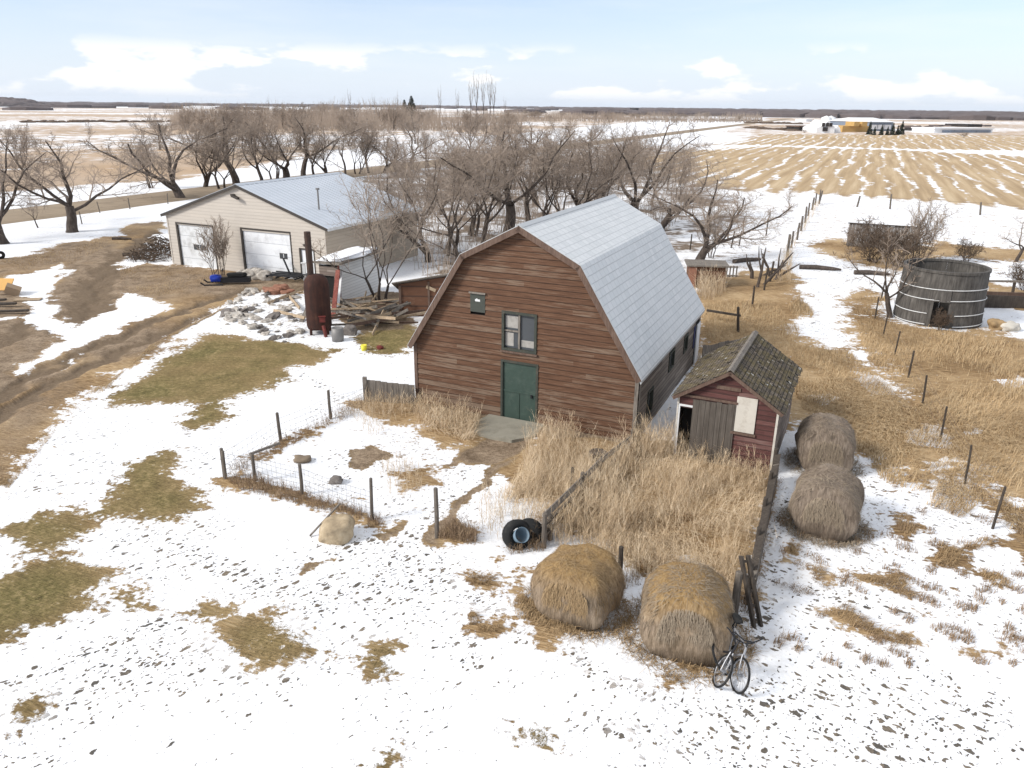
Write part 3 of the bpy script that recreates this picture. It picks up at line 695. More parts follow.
    # small loft hatch
    f_ = MB(); slab(f_, F, hat[0], hat[1], hat[2], hat[3], -.03, .03); ho = f_.build('hatch', 'hatch_paint', root)
    f_ = MB(); slab(f_, F, hat[0]-.03, hat[1]+.03, hat[3], hat[3]+.05, -.0, .09); f_.build('drip_board', 'grey_wood', ho)
    f_ = MB(); slab(f_, F, -1.62, -1.44, 3.98, 4.05, .03, .036); slab(f_, F, -1.58, -1.53, 4.05, 4.075, .03, .036); f_.build('vent_slot', 'white_paint', ho)
    # windows along the side wall
    for a, b, c, e in sw[:3]:
        k = MB(); frame(k, R_, a+.05, b-.05, c+.05, e-.05, .08, -.05, .05); w_ = k.build('window', 'dark_green_frame', root)
        k = MB(); slab(k, R_, a+.05, b-.05, c+.05, e-.05, -.05, -.04); k.build('pane', 'window_glass', w_)
    k = MB(); slab(k, R_, 8.45, 9.15, -.2, 1.9, -.04, -.01); sd = k.build('dark_doorway', 'dark_interior', root)  # near-black sheet painted for the shade inside the doorway
    # white door standing open against the far end
    k = MB(); k.box((h+.06, 8.86, .86), (.04, .62, 1.76)); k.build('door_leaf', 'white_panel', sd)
    k = MB(); k.box((h+.036, 8.22, 1.3), (.02, .22, .9)); k.build('blue_casing', 'navy_paint', sd)
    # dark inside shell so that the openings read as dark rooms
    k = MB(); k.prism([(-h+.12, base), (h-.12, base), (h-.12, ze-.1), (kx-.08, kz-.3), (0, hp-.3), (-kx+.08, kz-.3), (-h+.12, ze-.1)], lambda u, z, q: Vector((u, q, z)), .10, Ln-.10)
    k.build('shade_block', 'dark_interior', root)  # solid block coloured near black for the inner shade
    return root

def gable_roof(h, L, he, hp, ov, ovs, t, name, m, root, soff=0.0):
    ex = h+ovs; y0, y1 = -ov, L+ov
    r = MB(); s = math.hypot(ex, hp-he)
    for sg in (-1, 1):
        a, b = (sg*ex, he), (0, hp); c, d = (sg*(ex-.01), he-t), (0, hp-t*1.1)
        top = [(a[0], y0, a[1]), (a[0], y1, a[1]), (b[0], y1, b[1]), (b[0], y0, b[1])]
        uv = [(y0, 0), (y1, 0), (y1, s), (y0, s)]
        if sg < 0: top.reverse(); uv.reverse()
        r.face(top, uv)
        bot = [(c[0], y0, c[1]), (d[0], y0, d[1]), (d[0], y1, d[1]), (c[0], y1, c[1])]
        if sg < 0: bot.reverse()
        r.face(bot, [(0, 0)]*4)
        for y in (y0, y1): r.face([(a[0], y, a[1]), (b[0], y, b[1]), (d[0], y, d[1]), (c[0], y, c[1])], [(0, 0)]*4)
        r.face([(a[0], y0, a[1]), (a[0], y1, a[1]), (c[0], y1, c[1]), (c[0], y0, c[1])], [(0, 0)]*4)
    return r.build(name, m, root)

# ------------------------------------------------------------------ beige garage
def build_garage():
    Wd, L, he, hp, ov, ovs = 12.641, 10.164, 3.245, 5.423, .168, .323
    h = Wd/2; t = .12; base = -.35
    root = thing('garage', 'long beige sided garage with two white overhead doors and blue grey roof', 'garage', (-16.7375, 47.2652, 0), -.4275)
    sl = (hp-he)/(h+ovs); ze = he+sl*ovs-t
    wd = lambda z: h if z <= ze else max(.02, h*(hp-t-z)/(hp-t-ze))
    F = lambda u, z, o: Vector((u, -o, z)); Bk = lambda u, z, o: Vector((-u, L+o, z))
    R_ = lambda u, z, o: Vector((h+o, u, z)); L_ = lambda u, z, o: Vector((-h-o, L-u, z))
    d1 = (-5.45, -2.45, -.35, 2.70); d2 = (-.02, 3.68, -.35, 2.74); d3 = (4.42, 5.36, -.35, 1.85)
    m = MB(); lap_wall(m, F, base, hp-t, .20, lambda z: -wd(z), wd, [d1, d2, d3], .012); m.build('front_wall', 'beige_siding', root)
    m = MB(); lap_wall(m, Bk, base, hp-t, .20, lambda z: -wd(z), wd, [], .012); m.build('back_wall', 'beige_siding', root)
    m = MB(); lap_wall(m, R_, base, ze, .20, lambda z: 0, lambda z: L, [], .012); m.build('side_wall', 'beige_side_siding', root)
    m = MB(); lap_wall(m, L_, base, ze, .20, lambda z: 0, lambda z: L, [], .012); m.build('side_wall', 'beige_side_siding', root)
    ro = gable_roof(h, L, he, hp, ov, ovs, t, 'roof', 'blue_grey_metal_roof', root)
    rb = MB()
    for sg in (-1, 1):
        y = -ov+.1
        while y < L+ov:
            a = Vector((sg*(h+ovs), y, he)); b = Vector((0, y, hp)); n = Vector((sg*sl, 0, 1)).normalized()
            rb.beam(a+n*.012, b+n*.012, .035, .03); y += .42
    rb.build('roof_ribs', 'blue_grey_metal_roof', ro)
    k = MB(); k.prism([(-.22, hp-.055), (0, hp+.05), (.22, hp-.055), (0, hp+.02)], lambda u, z, q: Vector((u, q, z)), -ov-.01, L+ov+.01); k.build('ridge_cap', 'blue_grey_metal_roof', ro)
    for sg in (-1, 1):
        a = Vector((sg*(h+ovs), -ov-.02, he)); b = Vector((0, -ov-.02, hp)); k = MB()
        n = Vector((sg*sl, 0, 1)).normalized()
        k.prism([((p).x, p.z) for p in (a-n*.01, b-n*.01, b-n*.17, a-n*.17)], lambda u, z, q: Vector((u, -ov-.03+q, z)), 0, .028); k.build('fascia', 'dark_trim', root)
        k = MB(); k.box((sg*(h+ovs+.015), L/2, he-.07), (.03, L+2*ov-.02, .17)); k.build('eave_fascia', 'white_paint', root)
        k = MB(); k.box((sg*(h-.04), -.024, (base+ze)/2), (.10, .02, ze-base)); k.build('corner_trim', 'beige_siding', root)
    for (a, b, c, e), mm, wx, wz in ((d1, 'dirty_white_panel', (-4.28, -3.35), (1.14, 1.42)), (d2, 'white_panel', (2.75, 3.27), (1.17, 1.45))):
        k = MB(); n = 4
        for i in range(n):
            z0 = -.2+(e+.2)*i/n; z1 = -.2+(e+.2)*(i+1)/n
            slab(k, F, a, b, z0, z1-.02, -.10, -.06)
        slab(k, F, a, b, -.2, e, -.12, -.10)
        do = k.build('overhead_door', mm, root)
        k = MB(); frame(k, F, wx[0], wx[1], wz[0], wz[1], .03, -.06, -.045); wo = k.build('door_window', 'dark_trim', do)
        k = MB(); mid = (wx[0]+wx[1])/2
        slab(k, F, wx[0], mid-.03, wz[0], wz[1], -.058, -.052); slab(k, F, mid+.03, wx[1], wz[0], wz[1], -.058, -.052); k.build('pane', 'window_glass', wo)
        k = MB()
        for p in ((a-.14, a, -.3, e), (b, b+.07, -.3, e), (a-.14, b+.07, e, e+.09)): slab(k, F, *p, -.10, .035)
        k.build('door_frame', 'dark_trim', root)
    k = MB(); slab(k, F, *d3, -.08, -.04); wdoor = k.build('walk_door', 'white_panel', root)
    k = MB(); slab(k, F, 4.85, 5.0, 1.02, 1.12, -.04, .0); k.build('handle', 'black_metal', wdoor)
    k = MB()
    for p in ((d3[0]-.12, d3[0], -.3, d3[3]), (d3[1], d3[1]+.06, -.3, d3[3]), (d3[0]-.12, d3[1]+.06, d3[3], d3[3]+.08)): slab(k, F, *p, -.08, .035)
    k.build('door_frame', 'dark_trim', root)
    for u, z, s in ((-.35, 4.78, 1.0), (4.76, 2.16, .6)):
        k = MB(); k.box((u, -.10*s-.02, z), (.20*s, .2*s, .10*s)); k.box((u+.32*s, -.26*s, z-.10*s), (.5*s, .20*s, .13*s), Matrix.Rotation(.3, 3, 'Y')); k.build('floodlight', 'dark_trim', root)
    k = MB(); k.tube([(4.4, 2.0, he+.35), (4.4, 2.0, he+1.9)], .05, 8); k.tube([(4.4, 2.0, he+1.9), (4.4, 2.0, he+2.0)], .12, 8); k.build('vent_pipe', 'galvanised_wire', root)
    return root

# ------------------------------------------------------------------ small red shed
def build_shed():
    s = .974
    Wd, L = 2.949*s, 4.271*s; he, hp = 1.774*s+.26, 2.829*s+.26; ov, ovs = .16, .147; h = Wd/2; t = .06; base = -.3
    root = thing('wooden_shed', 'little weathered red shed with mossy shingle roof and dark sliding door', 'shed', (6.4083*s, 21.0339*s, 0), -.4419)
    sl = (hp-he)/(h+ovs); ze = he+sl*ovs-t
    wd = lambda z: h if z <= ze else max(.02, h*(hp-t-z)/(hp-t-ze))
    F = lambda u, z, o: Vector((u, -o, z)); Bk = lambda u, z, o: Vector((-u, L+o, z))
    R_ = lambda u, z, o: Vector((h+o, u, z)); L_ = lambda u, z, o: Vector((-h-o, L-u, z))
    z_ = lambda z: z*s+.26
    op = (-1.38, -.45, -.3, z_(1.47)); wb = (.27*s, .85*s, z_(.96), z_(2.06))
    m = MB(); lap_wall(m, F, base, hp-t, .15, lambda z: -wd(z), wd, [op], .015); m.build('front_wall', 'shed_red_siding', root)
    m = MB(); lap_wall(m, Bk, base, hp-t, .15, lambda z: -wd(z), wd, [], .015); m.build('back_wall', 'shed_red_siding', root)
    for q in (R_, L_):
        m = MB(); lap_wall(m, q, base, ze, .15, lambda z: 0, lambda z: L, [], .015); m.build('side_wall', 'shed_side_siding', root)
    # roof with real courses of shingles
    r = MB(); ex = h+ovs; S = math.hypot(ex, hp-he); rows = 11; y0, y1 = -ov, L+ov
    for sg in (-1, 1):
        dirv = Vector((-sg*ex, 0, hp-he)).normalized(); n = Vector((sg*(hp-he), 0, ex)).normalized()
        e0 = Vector((sg*ex, 0, he))
        for i in range(rows):
            y = y0
            while y < y1:
                w = rng.uniform(.10, .2); yb = min(y+w, y1)
                a0 = S*i/rows-rng.uniform(0, .035); a1 = S*(i+1)/rows+.03; lift = rng.uniform(.015, .032)
                if rng.random() < .03: y = yb; continue
                if i == 0: a0 -= rng.uniform(0, .03)
                p = [e0+dirv*a0+n*lift+Vector((0, y, 0)), e0+dirv*a0+n*lift+Vector((0, yb-.006, 0)), e0+dirv*a1+n*.004+Vector((0, yb-.006, 0)), e0+dirv*a1+n*.004+Vector((0, y, 0))]
                uv = [(y, a0), (yb, a0), (yb, a1), (y, a1)]
                if sg < 0: p.reverse(); uv.reverse()
                r.face(p, uv)
                q = [p[0], p[1], p[1]-n*.02, p[0]-n*.02] if sg > 0 else [p[3], p[2], p[2]-n*.02, p[3]-n*.02]
                r.face(q, [(y, a0)]*4)
                y = yb
    ro = r.build('roof', 'mossy_shingles', root)
    dk = gable_roof(h, L, he-.01, hp-.01, ov-.01, ovs-.01, t, 'roof_deck', 'grey_wood', ro)
    k = MB()
    for sg in (-1, 1):
        a = Vector((0, 0, hp+.045)); b = a+Vector((sg*.09, 0, -.09*sl)); n = Vector((sg*sl, 0, 1)).normalized()
        k.prism([(a.x, a.z), (b.x, b.z), (b.x+n.x*.02, b.z+n.z*.02), (a.x, a.z+.024)], lambda u, z, q: Vector((u, q, z)), y0-.02, y1+.02)
    k.build('ridge_board', 'grey_wood', ro)
    for sg in (-1, 1):
        a = Vector((sg*ex, 0, he)); b = Vector((0, 0, hp)); n = Vector((sg*sl, 0, 1)).normalized(); k = MB()
        k.prism([(p.x, p.z) for p in (a+n*.0, b+n*.0, b-n*.10, a-n*.10)], lambda u, z, q: Vector((u, y0-.024+q, z)), 0, .022); k.build('barge_board', 'brown_trim', root)
        k = MB(); k.box((sg*(h-.025), -.03, (base+ze)/2), (.06, .02, ze-base)); k.build('corner_board', 'off_white_board', root)
    # strip of lingering snow under the ridge on the barn side
    # sliding plank door, standing partly open
    k = MB(); x = -1.0*s
    while x < .26*s:
        w = rng.uniform(.14, .19); x1 = min(x+w, .27*s)
        slab(k, F, x, x1-.008, .02, z_(1.78)+rng.uniform(-.04, .03), .03, .055+rng.uniform(0, .01)); x = x1
    do = k.build('sliding_door', 'old_door_wood', root)
    k = MB(); slab(k, F, -1.42, .30, z_(1.80), z_(1.87), .02, .06); k.build('door_track', 'brown_trim', root)
    k = MB(); slab(k, F, op[0]-.05, -1.0*s, op[3], op[3]+.06, .018, .04); slab(k, F, op[0]-.02, op[0]+.035, -.2, op[3], .018, .04); k.build('door_casing', 'white_paint', root)
    k = MB(); slab(k, F, *wb, .02, .045); wbo = k.build('window_board', 'off_white_board', root)
    k = MB(); slab(k, F, wb[0]-.09, wb[1]+.05, wb[2]-.09, wb[2]-.015, .015, .06); slab(k, F, wb[0]-.055, wb[0]-.005, wb[2], wb[3]-.25, .015, .04); k.build('sill', 'brown_trim', wbo)
    k = MB(); slab(k, F, -.36*s, .34*s, z_(2.2), z_(2.31), .018, .04); k.build('patch_board', 'brown_trim', root)
    k = MB(); k.prism([(-h+.08, base), (h-.08, base), (h-.08, ze-.06), (0, hp-.2), (-h+.08, ze-.06)], lambda u, z, q: Vector((u, q, z)), .5, L-.06); k.build('shade_block', 'dark_interior', root)  # near-black solid standing in for the shade inside the shed
    return root
# ------------------------------------------------------------------ bare trees
def tree_mesh(seed, H=8.0, fork=.22, limbs=4, limb_ang=(25, 55), counts=(7, 7, 6), r0=.20, lean=0.0, lens=(.62, .42, .42, .50), up=.10, stems=1, tw=.0075, wob=.30, droop=.0):
    R = random.Random(seed); T = MB(); C = MB()
    def vec(): return Vector((R.uniform(-1, 1), R.uniform(-1, 1), R.uniform(-1, 1)))
    def dev(d, ang, azim):
        o = d.orthogonal().normalized(); o = Matrix.Rotation(azim, 3, d) @ o
        return (d*math.cos(ang)+o*math.sin(ang)).normalized()
    def grow(p, d, L, r, lev):
        ns = (5, 6, 5, 4, 3)[lev]; pts = [p]; q = p.copy(); dd = d.copy(); dirs = [d]
        for i in range(ns):
            dd = (dd+vec()*wob*(.6 if lev == 0 else 1)+Vector((0, 0, up*(1 if lev < 3 else .4)-droop*lev*.1))).normalized()
            q = q+dd*L/ns; pts.append(q.copy()); dirs.append(dd.copy())
        end = (.70, .22, .2, .25, .35)[lev]
        rad = [r*(1-(1-end)*i/ns) for i in range(ns+1)]
        if lev == 0: rad[0] *= 1.35
        (T if lev <= 1 else C).tube(pts, rad, (9, 6, 4, 3, 3)[lev], cap=False)
        return pts, dirs, rad
    def sub(pts, dirs, rad, L, lev):
        if lev > 4: return
        n = counts[lev-2]; az = R.uniform(0, 6)
        m = len(pts)-1
        for k in range(n):
            t = (.22 if lev == 2 else .12)+(.88 if lev > 2 else .78)*(k+R.random()*.8)/n; t = min(t, .999)
            i = int(t*m); f = t*m-i; p = pts[i].lerp(pts[i+1], f); az += 2.4+R.uniform(-.5, .5)
            d = dev(dirs[i+1], math.radians(R.uniform(28, 62)), az)
            l = L*lens[lev-1]*(1.15-.55*t)*R.uniform(.7, 1.25)
            r = max(rad[i]*(.50 if lev == 2 else .50), (.0, .0, .022, tw*1.5, tw)[lev]) if lev < 4 else tw
            a, b, c = grow(p, d, l, r, lev)
            sub(a, b, c, l, lev+1)
    for s in range(stems):
        base = Vector((R.uniform(-.25, .25), R.uniform(-.25, .25), 0))*(stems > 1)
        d0 = (Vector((R.uniform(-.12, .12)+lean, R.uniform(-.12, .12), 1)) + (base*1.6 if stems > 1 else Vector())).normalized()
        L0 = H*fork*R.uniform(.85, 1.15)
        pts, dirs, rad = grow(base-Vector((0, 0, .25)), d0, L0+.25, r0*(1 if stems == 1 else .6), 0)
        az = R.uniform(0, 6)
        for k in range(limbs):
            az += 2*PI/limbs+R.uniform(-.5, .5)
            ang = math.radians(R.uniform(*limb_ang))
            i = len(pts)-1 if k < 3 else R.choice((2, 3, 4)); i = min(i, len(pts)-1)
            l = H*lens[0]*R.uniform(.8, 1.15)
            a, b, c = grow(pts[i], dev(dirs[i], ang*(1.25 if i < 4 else 1), az), l, rad[i]*R.uniform(.42, .68), 1)
            sub(a, b, c, l, 2)
    return T, C
VAR = {}
def variant(key, bark='bark', twig='twig', **kw):
    T, C = tree_mesh(**kw)
    zmax = max(v[2] for v in C.v)
    VAR[key] = (T.build('trunk', bark, me_only=True, smooth=True), C.build('crown', twig, me_only=True), zmax)
variant('oak_a', seed=3, counts=(9, 9, 9), limbs=5, limb_ang=(28, 62), r0=.27, fork=.20)
variant('oak_b', seed=14, counts=(9, 9, 9), limbs=4, limb_ang=(30, 60), r0=.28, fork=.16)
variant('oak_c', seed=25, counts=(9, 9, 9), limbs=5, limb_ang=(25, 65), r0=.26, fork=.13, lean=.25)
variant('oak_d', seed=19, counts=(9, 9, 9), limbs=3, limb_ang=(18, 48), r0=.24, fork=.28, up=.14)
variant('maple_d', seed=36, counts=(9, 9, 8), limbs=4, limb_ang=(20, 52), r0=.16, fork=.34, up=.10)
variant('maple_a', seed=31, counts=(9, 9, 9), limbs=5, limb_ang=(16, 40), r0=.19, fork=.22, up=.16)
variant('maple_b', seed=42, counts=(9, 9, 9), limbs=5, limb_ang=(14, 38), r0=.17, fork=.25, up=.18)
variant('maple_c', seed=57, counts=(8, 8, 8), limbs=3, limb_ang=(12, 34), r0=.17, fork=.18, stems=3, up=.16)
variant('multi', seed=63, counts=(6, 6, 6), limbs=3, limb_ang=(16, 46), r0=.13, fork=.16, stems=3, up=.14)
variant('lean', seed=77, counts=(9, 9, 9), limbs=4, limb_ang=(25, 60), r0=.27, fork=.22, lean=.8, up=.05)
variant('apple', seed=88, counts=(6, 6, 5), limbs=4, limb_ang=(30, 60), r0=.16, fork=.25, up=.12, H=6, lean=-.2)
variant('shrub', seed=91, counts=(5, 5, 4), limbs=3, limb_ang=(8, 24), r0=.05, fork=.12, stems=7, H=4, up=.22, tw=.007, wob=.14)
variant('poplar', twig='pale_twig', seed=99, counts=(5, 4, 3), limbs=4, limb_ang=(6, 20), r0=.20, fork=.30, up=.34, H=14, lens=(.6, .22, .4, .4), wob=.10, tw=.02)
variant('belt_a', seed=101, counts=(8, 6, 5), limbs=5, limb_ang=(14, 45), r0=.24, fork=.15, up=.16, H=11, tw=.035, stems=2)
variant('belt_b', seed=112, counts=(8, 6, 5), limbs=5, limb_ang=(14, 40), r0=.24, fork=.18, up=.18, H=11, tw=.035)
variant('scrub', twig='brushwood', seed=121, counts=(6, 6, 5), limbs=4, limb_ang=(15, 60), r0=.06, fork=.10, stems=6, H=3.2, up=.06, tw=.008)

def tree(px, py, top, key, label, group=None, yaw=None, wide=1.0, name='bare_tree', cat='tree', parts=True, lean=None):
    g = G(px, py); Hh = hgt(px, py, top); T, C, zm = VAR[key]
    s = Hh/zm
    root = thing(name, label, cat, (g.x, g.y, gz(g.x, g.y)), yaw if yaw is not None else rng.uniform(0, 6.28), group)
    root.scale = (s*wide, s*wide, s)
    if lean: root.rotation_euler[1] = lean
    a = link('trunk', T, root); b = link('crown', C, root)
    return root
def facing(px, py):   # yaw that points local +X to the right as seen from the farmyard
    g = G(px, py); return -math.atan2(g.x, g.y)

def build_trees():
    t = tree
    t(4, 244, 128, 'oak_b', 'dark bare tree cut by the left edge of the photo, near the gravel road', yaw=2.0, wide=1.25)
    t(72, 232, 121, 'oak_a', 'bare spreading tree on a forked trunk in the snow before the gravel road', yaw=4.2, wide=1.4)
    t(38, 228, 190, 'apple', 'small crooked sapling beside the left edge tree', yaw=1.0, wide=.7)
    t(183, 199, 102, 'oak_c', 'big bare tree leaning out low over the gravel road left of the garage', yaw=facing(183, 199)+PI+.2, wide=1.45)
    # row behind the garage along the road
    row = [(205, 188, 112, 'maple_a', 1.3), (236, 186, 104, 'oak_a', 1.2), (262, 184, 108, 'maple_b', 1.2), (285, 181, 112, 'oak_b', 1.15), (304, 179, 110, 'oak_a', 1.1), (326, 177, 114, 'maple_a', 1.1),
           (345, 176, 116, 'oak_b', 1.1), (368, 174, 118, 'maple_b', 1.1), (384, 173, 121, 'oak_c', 1.1), (410, 170, 118, 'oak_a', 1.1), (447, 165, 116, 'oak_b', 1.1), (470, 160, 112, 'maple_a', 1.1), (498, 157, 113, 'maple_c', 1.1), (530, 153, 113, 'oak_a', 1.1), (222, 190, 118, 'maple_c', 1.3), (275, 183, 120, 'maple_c', 1.2), (314, 179, 118, 'maple_b', 1.2), (356, 175, 122, 'maple_c', 1.2), (397, 172, 124, 'maple_a', 1.2), (428, 168, 122, 'maple_b', 1.2), (152, 188, 132, 'maple_c', 1.1), (560, 150, 116, 'maple_b', 1.2), (590, 146, 116, 'maple_a', 1.2)]
    for j, (px, py, top, k, w) in enumerate(row):
        k = {4: 'oak_d', 6: 'maple_d', 9: 'oak_d', 10: 'maple_d', 1: 'oak_d'}.get(j, k); w = w*rng.uniform(1.05, 1.35); top += rng.uniform(-3, 5)
        t(px, py, top, k, 'bare dark trunked tree in the roadside row behind the garage', 'roadside trees behind the garage', wide=w)
    # far side of the road
    for px, py, top, k in [(20, 168, 122, 'maple_c'), (-8, 178, 118, 'maple_a'), (215, 160, 108, 'belt_a'), (160, 150, 112, 'belt_b'), (256, 152, 110, 'belt_a'), (300, 150, 108, 'belt_b'), (350, 146, 108, 'belt_a'), (415, 144, 112, 'belt_b'), (470, 142, 112, 'belt_a')]:
        t(px, py, top, k, 'thin bare tree on the far side of the gravel road', 'trees across the gravel road', wide=1.2)
    # grove between the garage and the barn
    t(384, 303, 158, 'multi', 'many stemmed bare tree standing in front of the side of the garage', yaw=.5, wide=1.25)
    grove = [(428, 262, 145, 'maple_a', 1.1), (446, 255, 132, 'maple_c', 1.1), (460, 268, 150, 'multi', 1.1), (484, 245, 120, 'maple_b', 1.1), (470, 236, 140, 'maple_c', 1.1), (505, 240, 108, 'maple_a', 1.25), (528, 225, 118, 'maple_b', 1.2),
             (553, 235, 122, 'maple_c', 1.2), (578, 222, 118, 'maple_a', 1.2), (536, 205, 122, 'oak_a', 1.1), (602, 210, 128, 'maple_b', 1.2), (420, 238, 150, 'maple_b', 1.1), (398, 245, 165, 'multi', 1.1), (500, 205, 125, 'maple_c', 1.1),
             (570, 195, 128, 'maple_b', 1.1), (440, 215, 140, 'maple_a', 1.1), (618, 190, 135, 'maple_c', 1.0), (458, 195, 138, 'maple_b', 1.1), (480, 180, 130, 'oak_b', 1.0), (545, 178, 130, 'maple_a', 1.0), (590, 172, 128, 'maple_c', 1.0), (392, 215, 160, 'maple_c', 1.0)]
    for j, (px, py, top, k, w) in enumerate(grove):
        k = {2: 'maple_d', 5: 'oak_d', 9: 'oak_d', 13: 'maple_d', 16: 'maple_d', 20: 'oak_d'}.get(j, k); w = w*rng.uniform(1.1, 1.4); top += rng.uniform(-4, 6)
        t(px, py, top, k, 'twiggy bare tree in the dense grove behind the barn', 'trees of the grove behind the barn', wide=w)
    extra = [(652, 205, 142, 'maple_b'), (668, 190, 140, 'maple_d'), (630, 178, 132, 'maple_c'), (606, 182, 132, 'maple_d'), (640, 165, 128, 'maple_a'), (514, 190, 126, 'maple_d'), (560, 212, 128, 'multi'), (590, 228, 140, 'maple_c'), (416, 225, 150, 'maple_d'), (686, 178, 142, 'maple_c'), (430, 190, 135, 'maple_d'), (410, 200, 140, 'maple_c')]
    for px, py, top, k in extra:
        t(px, py, top, k, 'twiggy bare tree in the dense grove behind the barn', 'trees of the grove behind the barn', wide=rng.uniform(1.1, 1.4))
    k_ = MB(); R0 = random.Random(77)
    for x, y in scatter([(400, 262), (400, 200), (440, 175), (520, 165), (640, 150), (700, 165), (690, 215), (640, 250), (520, 280), (430, 282)], 7500, 66, lambda x, y: np.clip((fbm(x*.13, y*.13, 9, 3)-.36)*4, .02, 1)):
        h_ = R0.uniform(.6, 2.6); a_ = R0.uniform(0, 6.28); d_ = Vector((math.cos(a_), math.sin(a_), 0))*h_*R0.uniform(.1, .6); g_ = Vector((x, y, gz(x, y)))
        k_.ribbon([g_, g_+d_*.3+Vector((0, 0, h_*.5)), g_+d_+Vector((0, 0, h_))], R0.uniform(.02, .05), Vector((.95, -.2, 0)))
    tag(k_.build('grove_undergrowth', 'twig'), kind='stuff')
    t(636, 224, 106, 'oak_b', 'tall dark bare tree rising behind the right end of the barn ridge', yaw=1.1, wide=1.15)
    t(656, 230, 150, 'lean', 'bare tree with an arching trunk leaning right behind the barn', yaw=facing(656, 230)-.1, wide=1.4)
    t(697, 262, 158, 'oak_c', 'stout many limbed bare tree beside the low rusty hut', yaw=facing(697, 262)+.2, wide=1.35)
    t(712, 258, 190, 'multi', 'slim bare stems crowded against the stout tree by the rusty hut', yaw=.3)
    t(676, 200, 150, 'maple_c', 'pale twiggy tree in the snow behind the arching tree', wide=1.1)
    # right hand side
    t(890, 318, 222, 'apple', 'small crooked bare tree left of the round wooden tank', yaw=facing(893, 318)+.4, wide=1.1)
    t(874, 262, 214, 'scrub', 'brown scrub bush grown over the middle of the long windbreak wall', name='scrub_bush', cat='bush', wide=1.1)
    t(897, 268, 222, 'scrub', 'brown scrub bush at the right half of the windbreak wall', name='scrub_bush', cat='bush', wide=1.0)
    t(850, 250, 222, 'shrub', 'bare shrub at the left end of the windbreak wall', name='bare_shrub', cat='shrub', wide=.8)
    t(918, 262, 196, 'shrub', 'pale upright shrub between the windbreak wall and the tank', name='bare_shrub', cat='shrub', wide=1.1)
    t(966, 262, 236, 'scrub', 'low dark bush in the snow just behind the tank', name='scrub_bush', cat='bush', wide=.9)
    t(1016, 262, 203, 'apple', 'dark crooked tree at the right edge of the photo behind the tank', yaw=facing(1016, 262)+PI, wide=1.15)
    t(1026, 292, 258, 'scrub', 'brown brush at the right edge below the crooked tree', name='scrub_bush', cat='bush')
    t(219, 276, 213, 'shrub', 'upright bare shrub in front of the garage between its two white doors', name='bare_shrub', cat='shrub', wide=1.0)
    t(940, 330, 306, 'scrub', 'dry weeds hugging the foot of the tank', name='dry_bush', cat='bush', wide=.7)
    # distant shelterbelt
    R = random.Random(5)
    for i in range(62):
        px = 178+R.random()*345; py = R.uniform(121.5, 131); w = R.uniform(1.0, 1.6)
        top = R.uniform(101, 111)
        if px > 440: top += 6; 
        t(px, py, top, R.choice(('belt_a', 'belt_b')), 'distant bare tree in the long shelterbelt beyond the road', 'trees of the distant shelterbelt', wide=w)
    for i in range(26):
        px = 505+R.random()*240; py = R.uniform(116, 121); top = py-R.uniform(5, 8)
        t(px, py, top, R.choice(('belt_a', 'belt_b')), 'far off bare tree in the low strip of bush behind the barn', 'trees of the far bush strip', wide=R.uniform(1.4, 2.2))
    k = MB()
    for i in range(9000):
        px = 172+R.random()*350; py = R.uniform(119, 131); 
        if px > 440 and R.random() < .35: continue
        g = G(px, py); h = R.uniform(3, 11)*(.55+.75*float(vnoise(np.array([px*.09]), np.array([py*.3]), 3)[0]))*(.8 if px > 440 else 1); a = R.uniform(0, 6.28)
        d = Vector((math.cos(a), math.sin(a), 0))*h*.22
        k.ribbon([g, g+d*.3+Vector((0, 0, h*.5)), g+d+Vector((0, 0, h))], R.uniform(.10, .22), Vector((.95, -.2, 0)))
    for i in range(5000):
        px = 500+R.random()*262; py = R.uniform(113.5, 121.5)+(px-500)*.006
        g = G(px, py); h = R.uniform(2, 6)*(.4+float(vnoise(np.array([px*.07]), np.array([py*.3]), 5)[0])); a = R.uniform(0, 6.28); d = Vector((math.cos(a), math.sin(a), 0))*h*.25
        k.ribbon([g, g+d*.3+Vector((0, 0, h*.5)), g+d+Vector((0, 0, h))], R.uniform(.2, .45), Vector((.95, -.2, 0)))
    tag(k.build('shelterbelt_brush', 'twig'), kind='stuff')
    for px, py, top in [(471, 122, 76), (477, 122, 70), (483, 122, 74), (490, 122, 70), (494, 122, 78)]:
        t(px, py, top, 'poplar', 'very tall pale bare poplar in the tight clump above the shelterbelt', 'clump of tall poplars', wide=.8)
    for px, py, top in [(351, 124, 88), (375, 124, 92), (398, 124, 90), (440, 124, 84), (458, 124, 88), (505, 124, 96), (270, 124, 94), (345, 124, 94)]:
        t(px, py, top, 'poplar', 'single pale poplar poking above the shelterbelt', 'scattered poplars of the shelterbelt', wide=.7)
    for px, py, top in [(412, 121, 95), (405, 121, 99)]: conifer(px, py, top, 'dark green spruce among the bare shelterbelt trees', 'spruces in the shelterbelt')
    for px, py, top in [(869, 134.5, 121), (874, 135, 126), (881, 135, 124), (887, 135, 126), (892, 135, 122), (901, 134.5, 120), (897, 135, 125)]:
        conifer(px, py, top, 'dark spruce before the blue grey farm building far right', 'spruces at the far farm', .26)
CON = {}
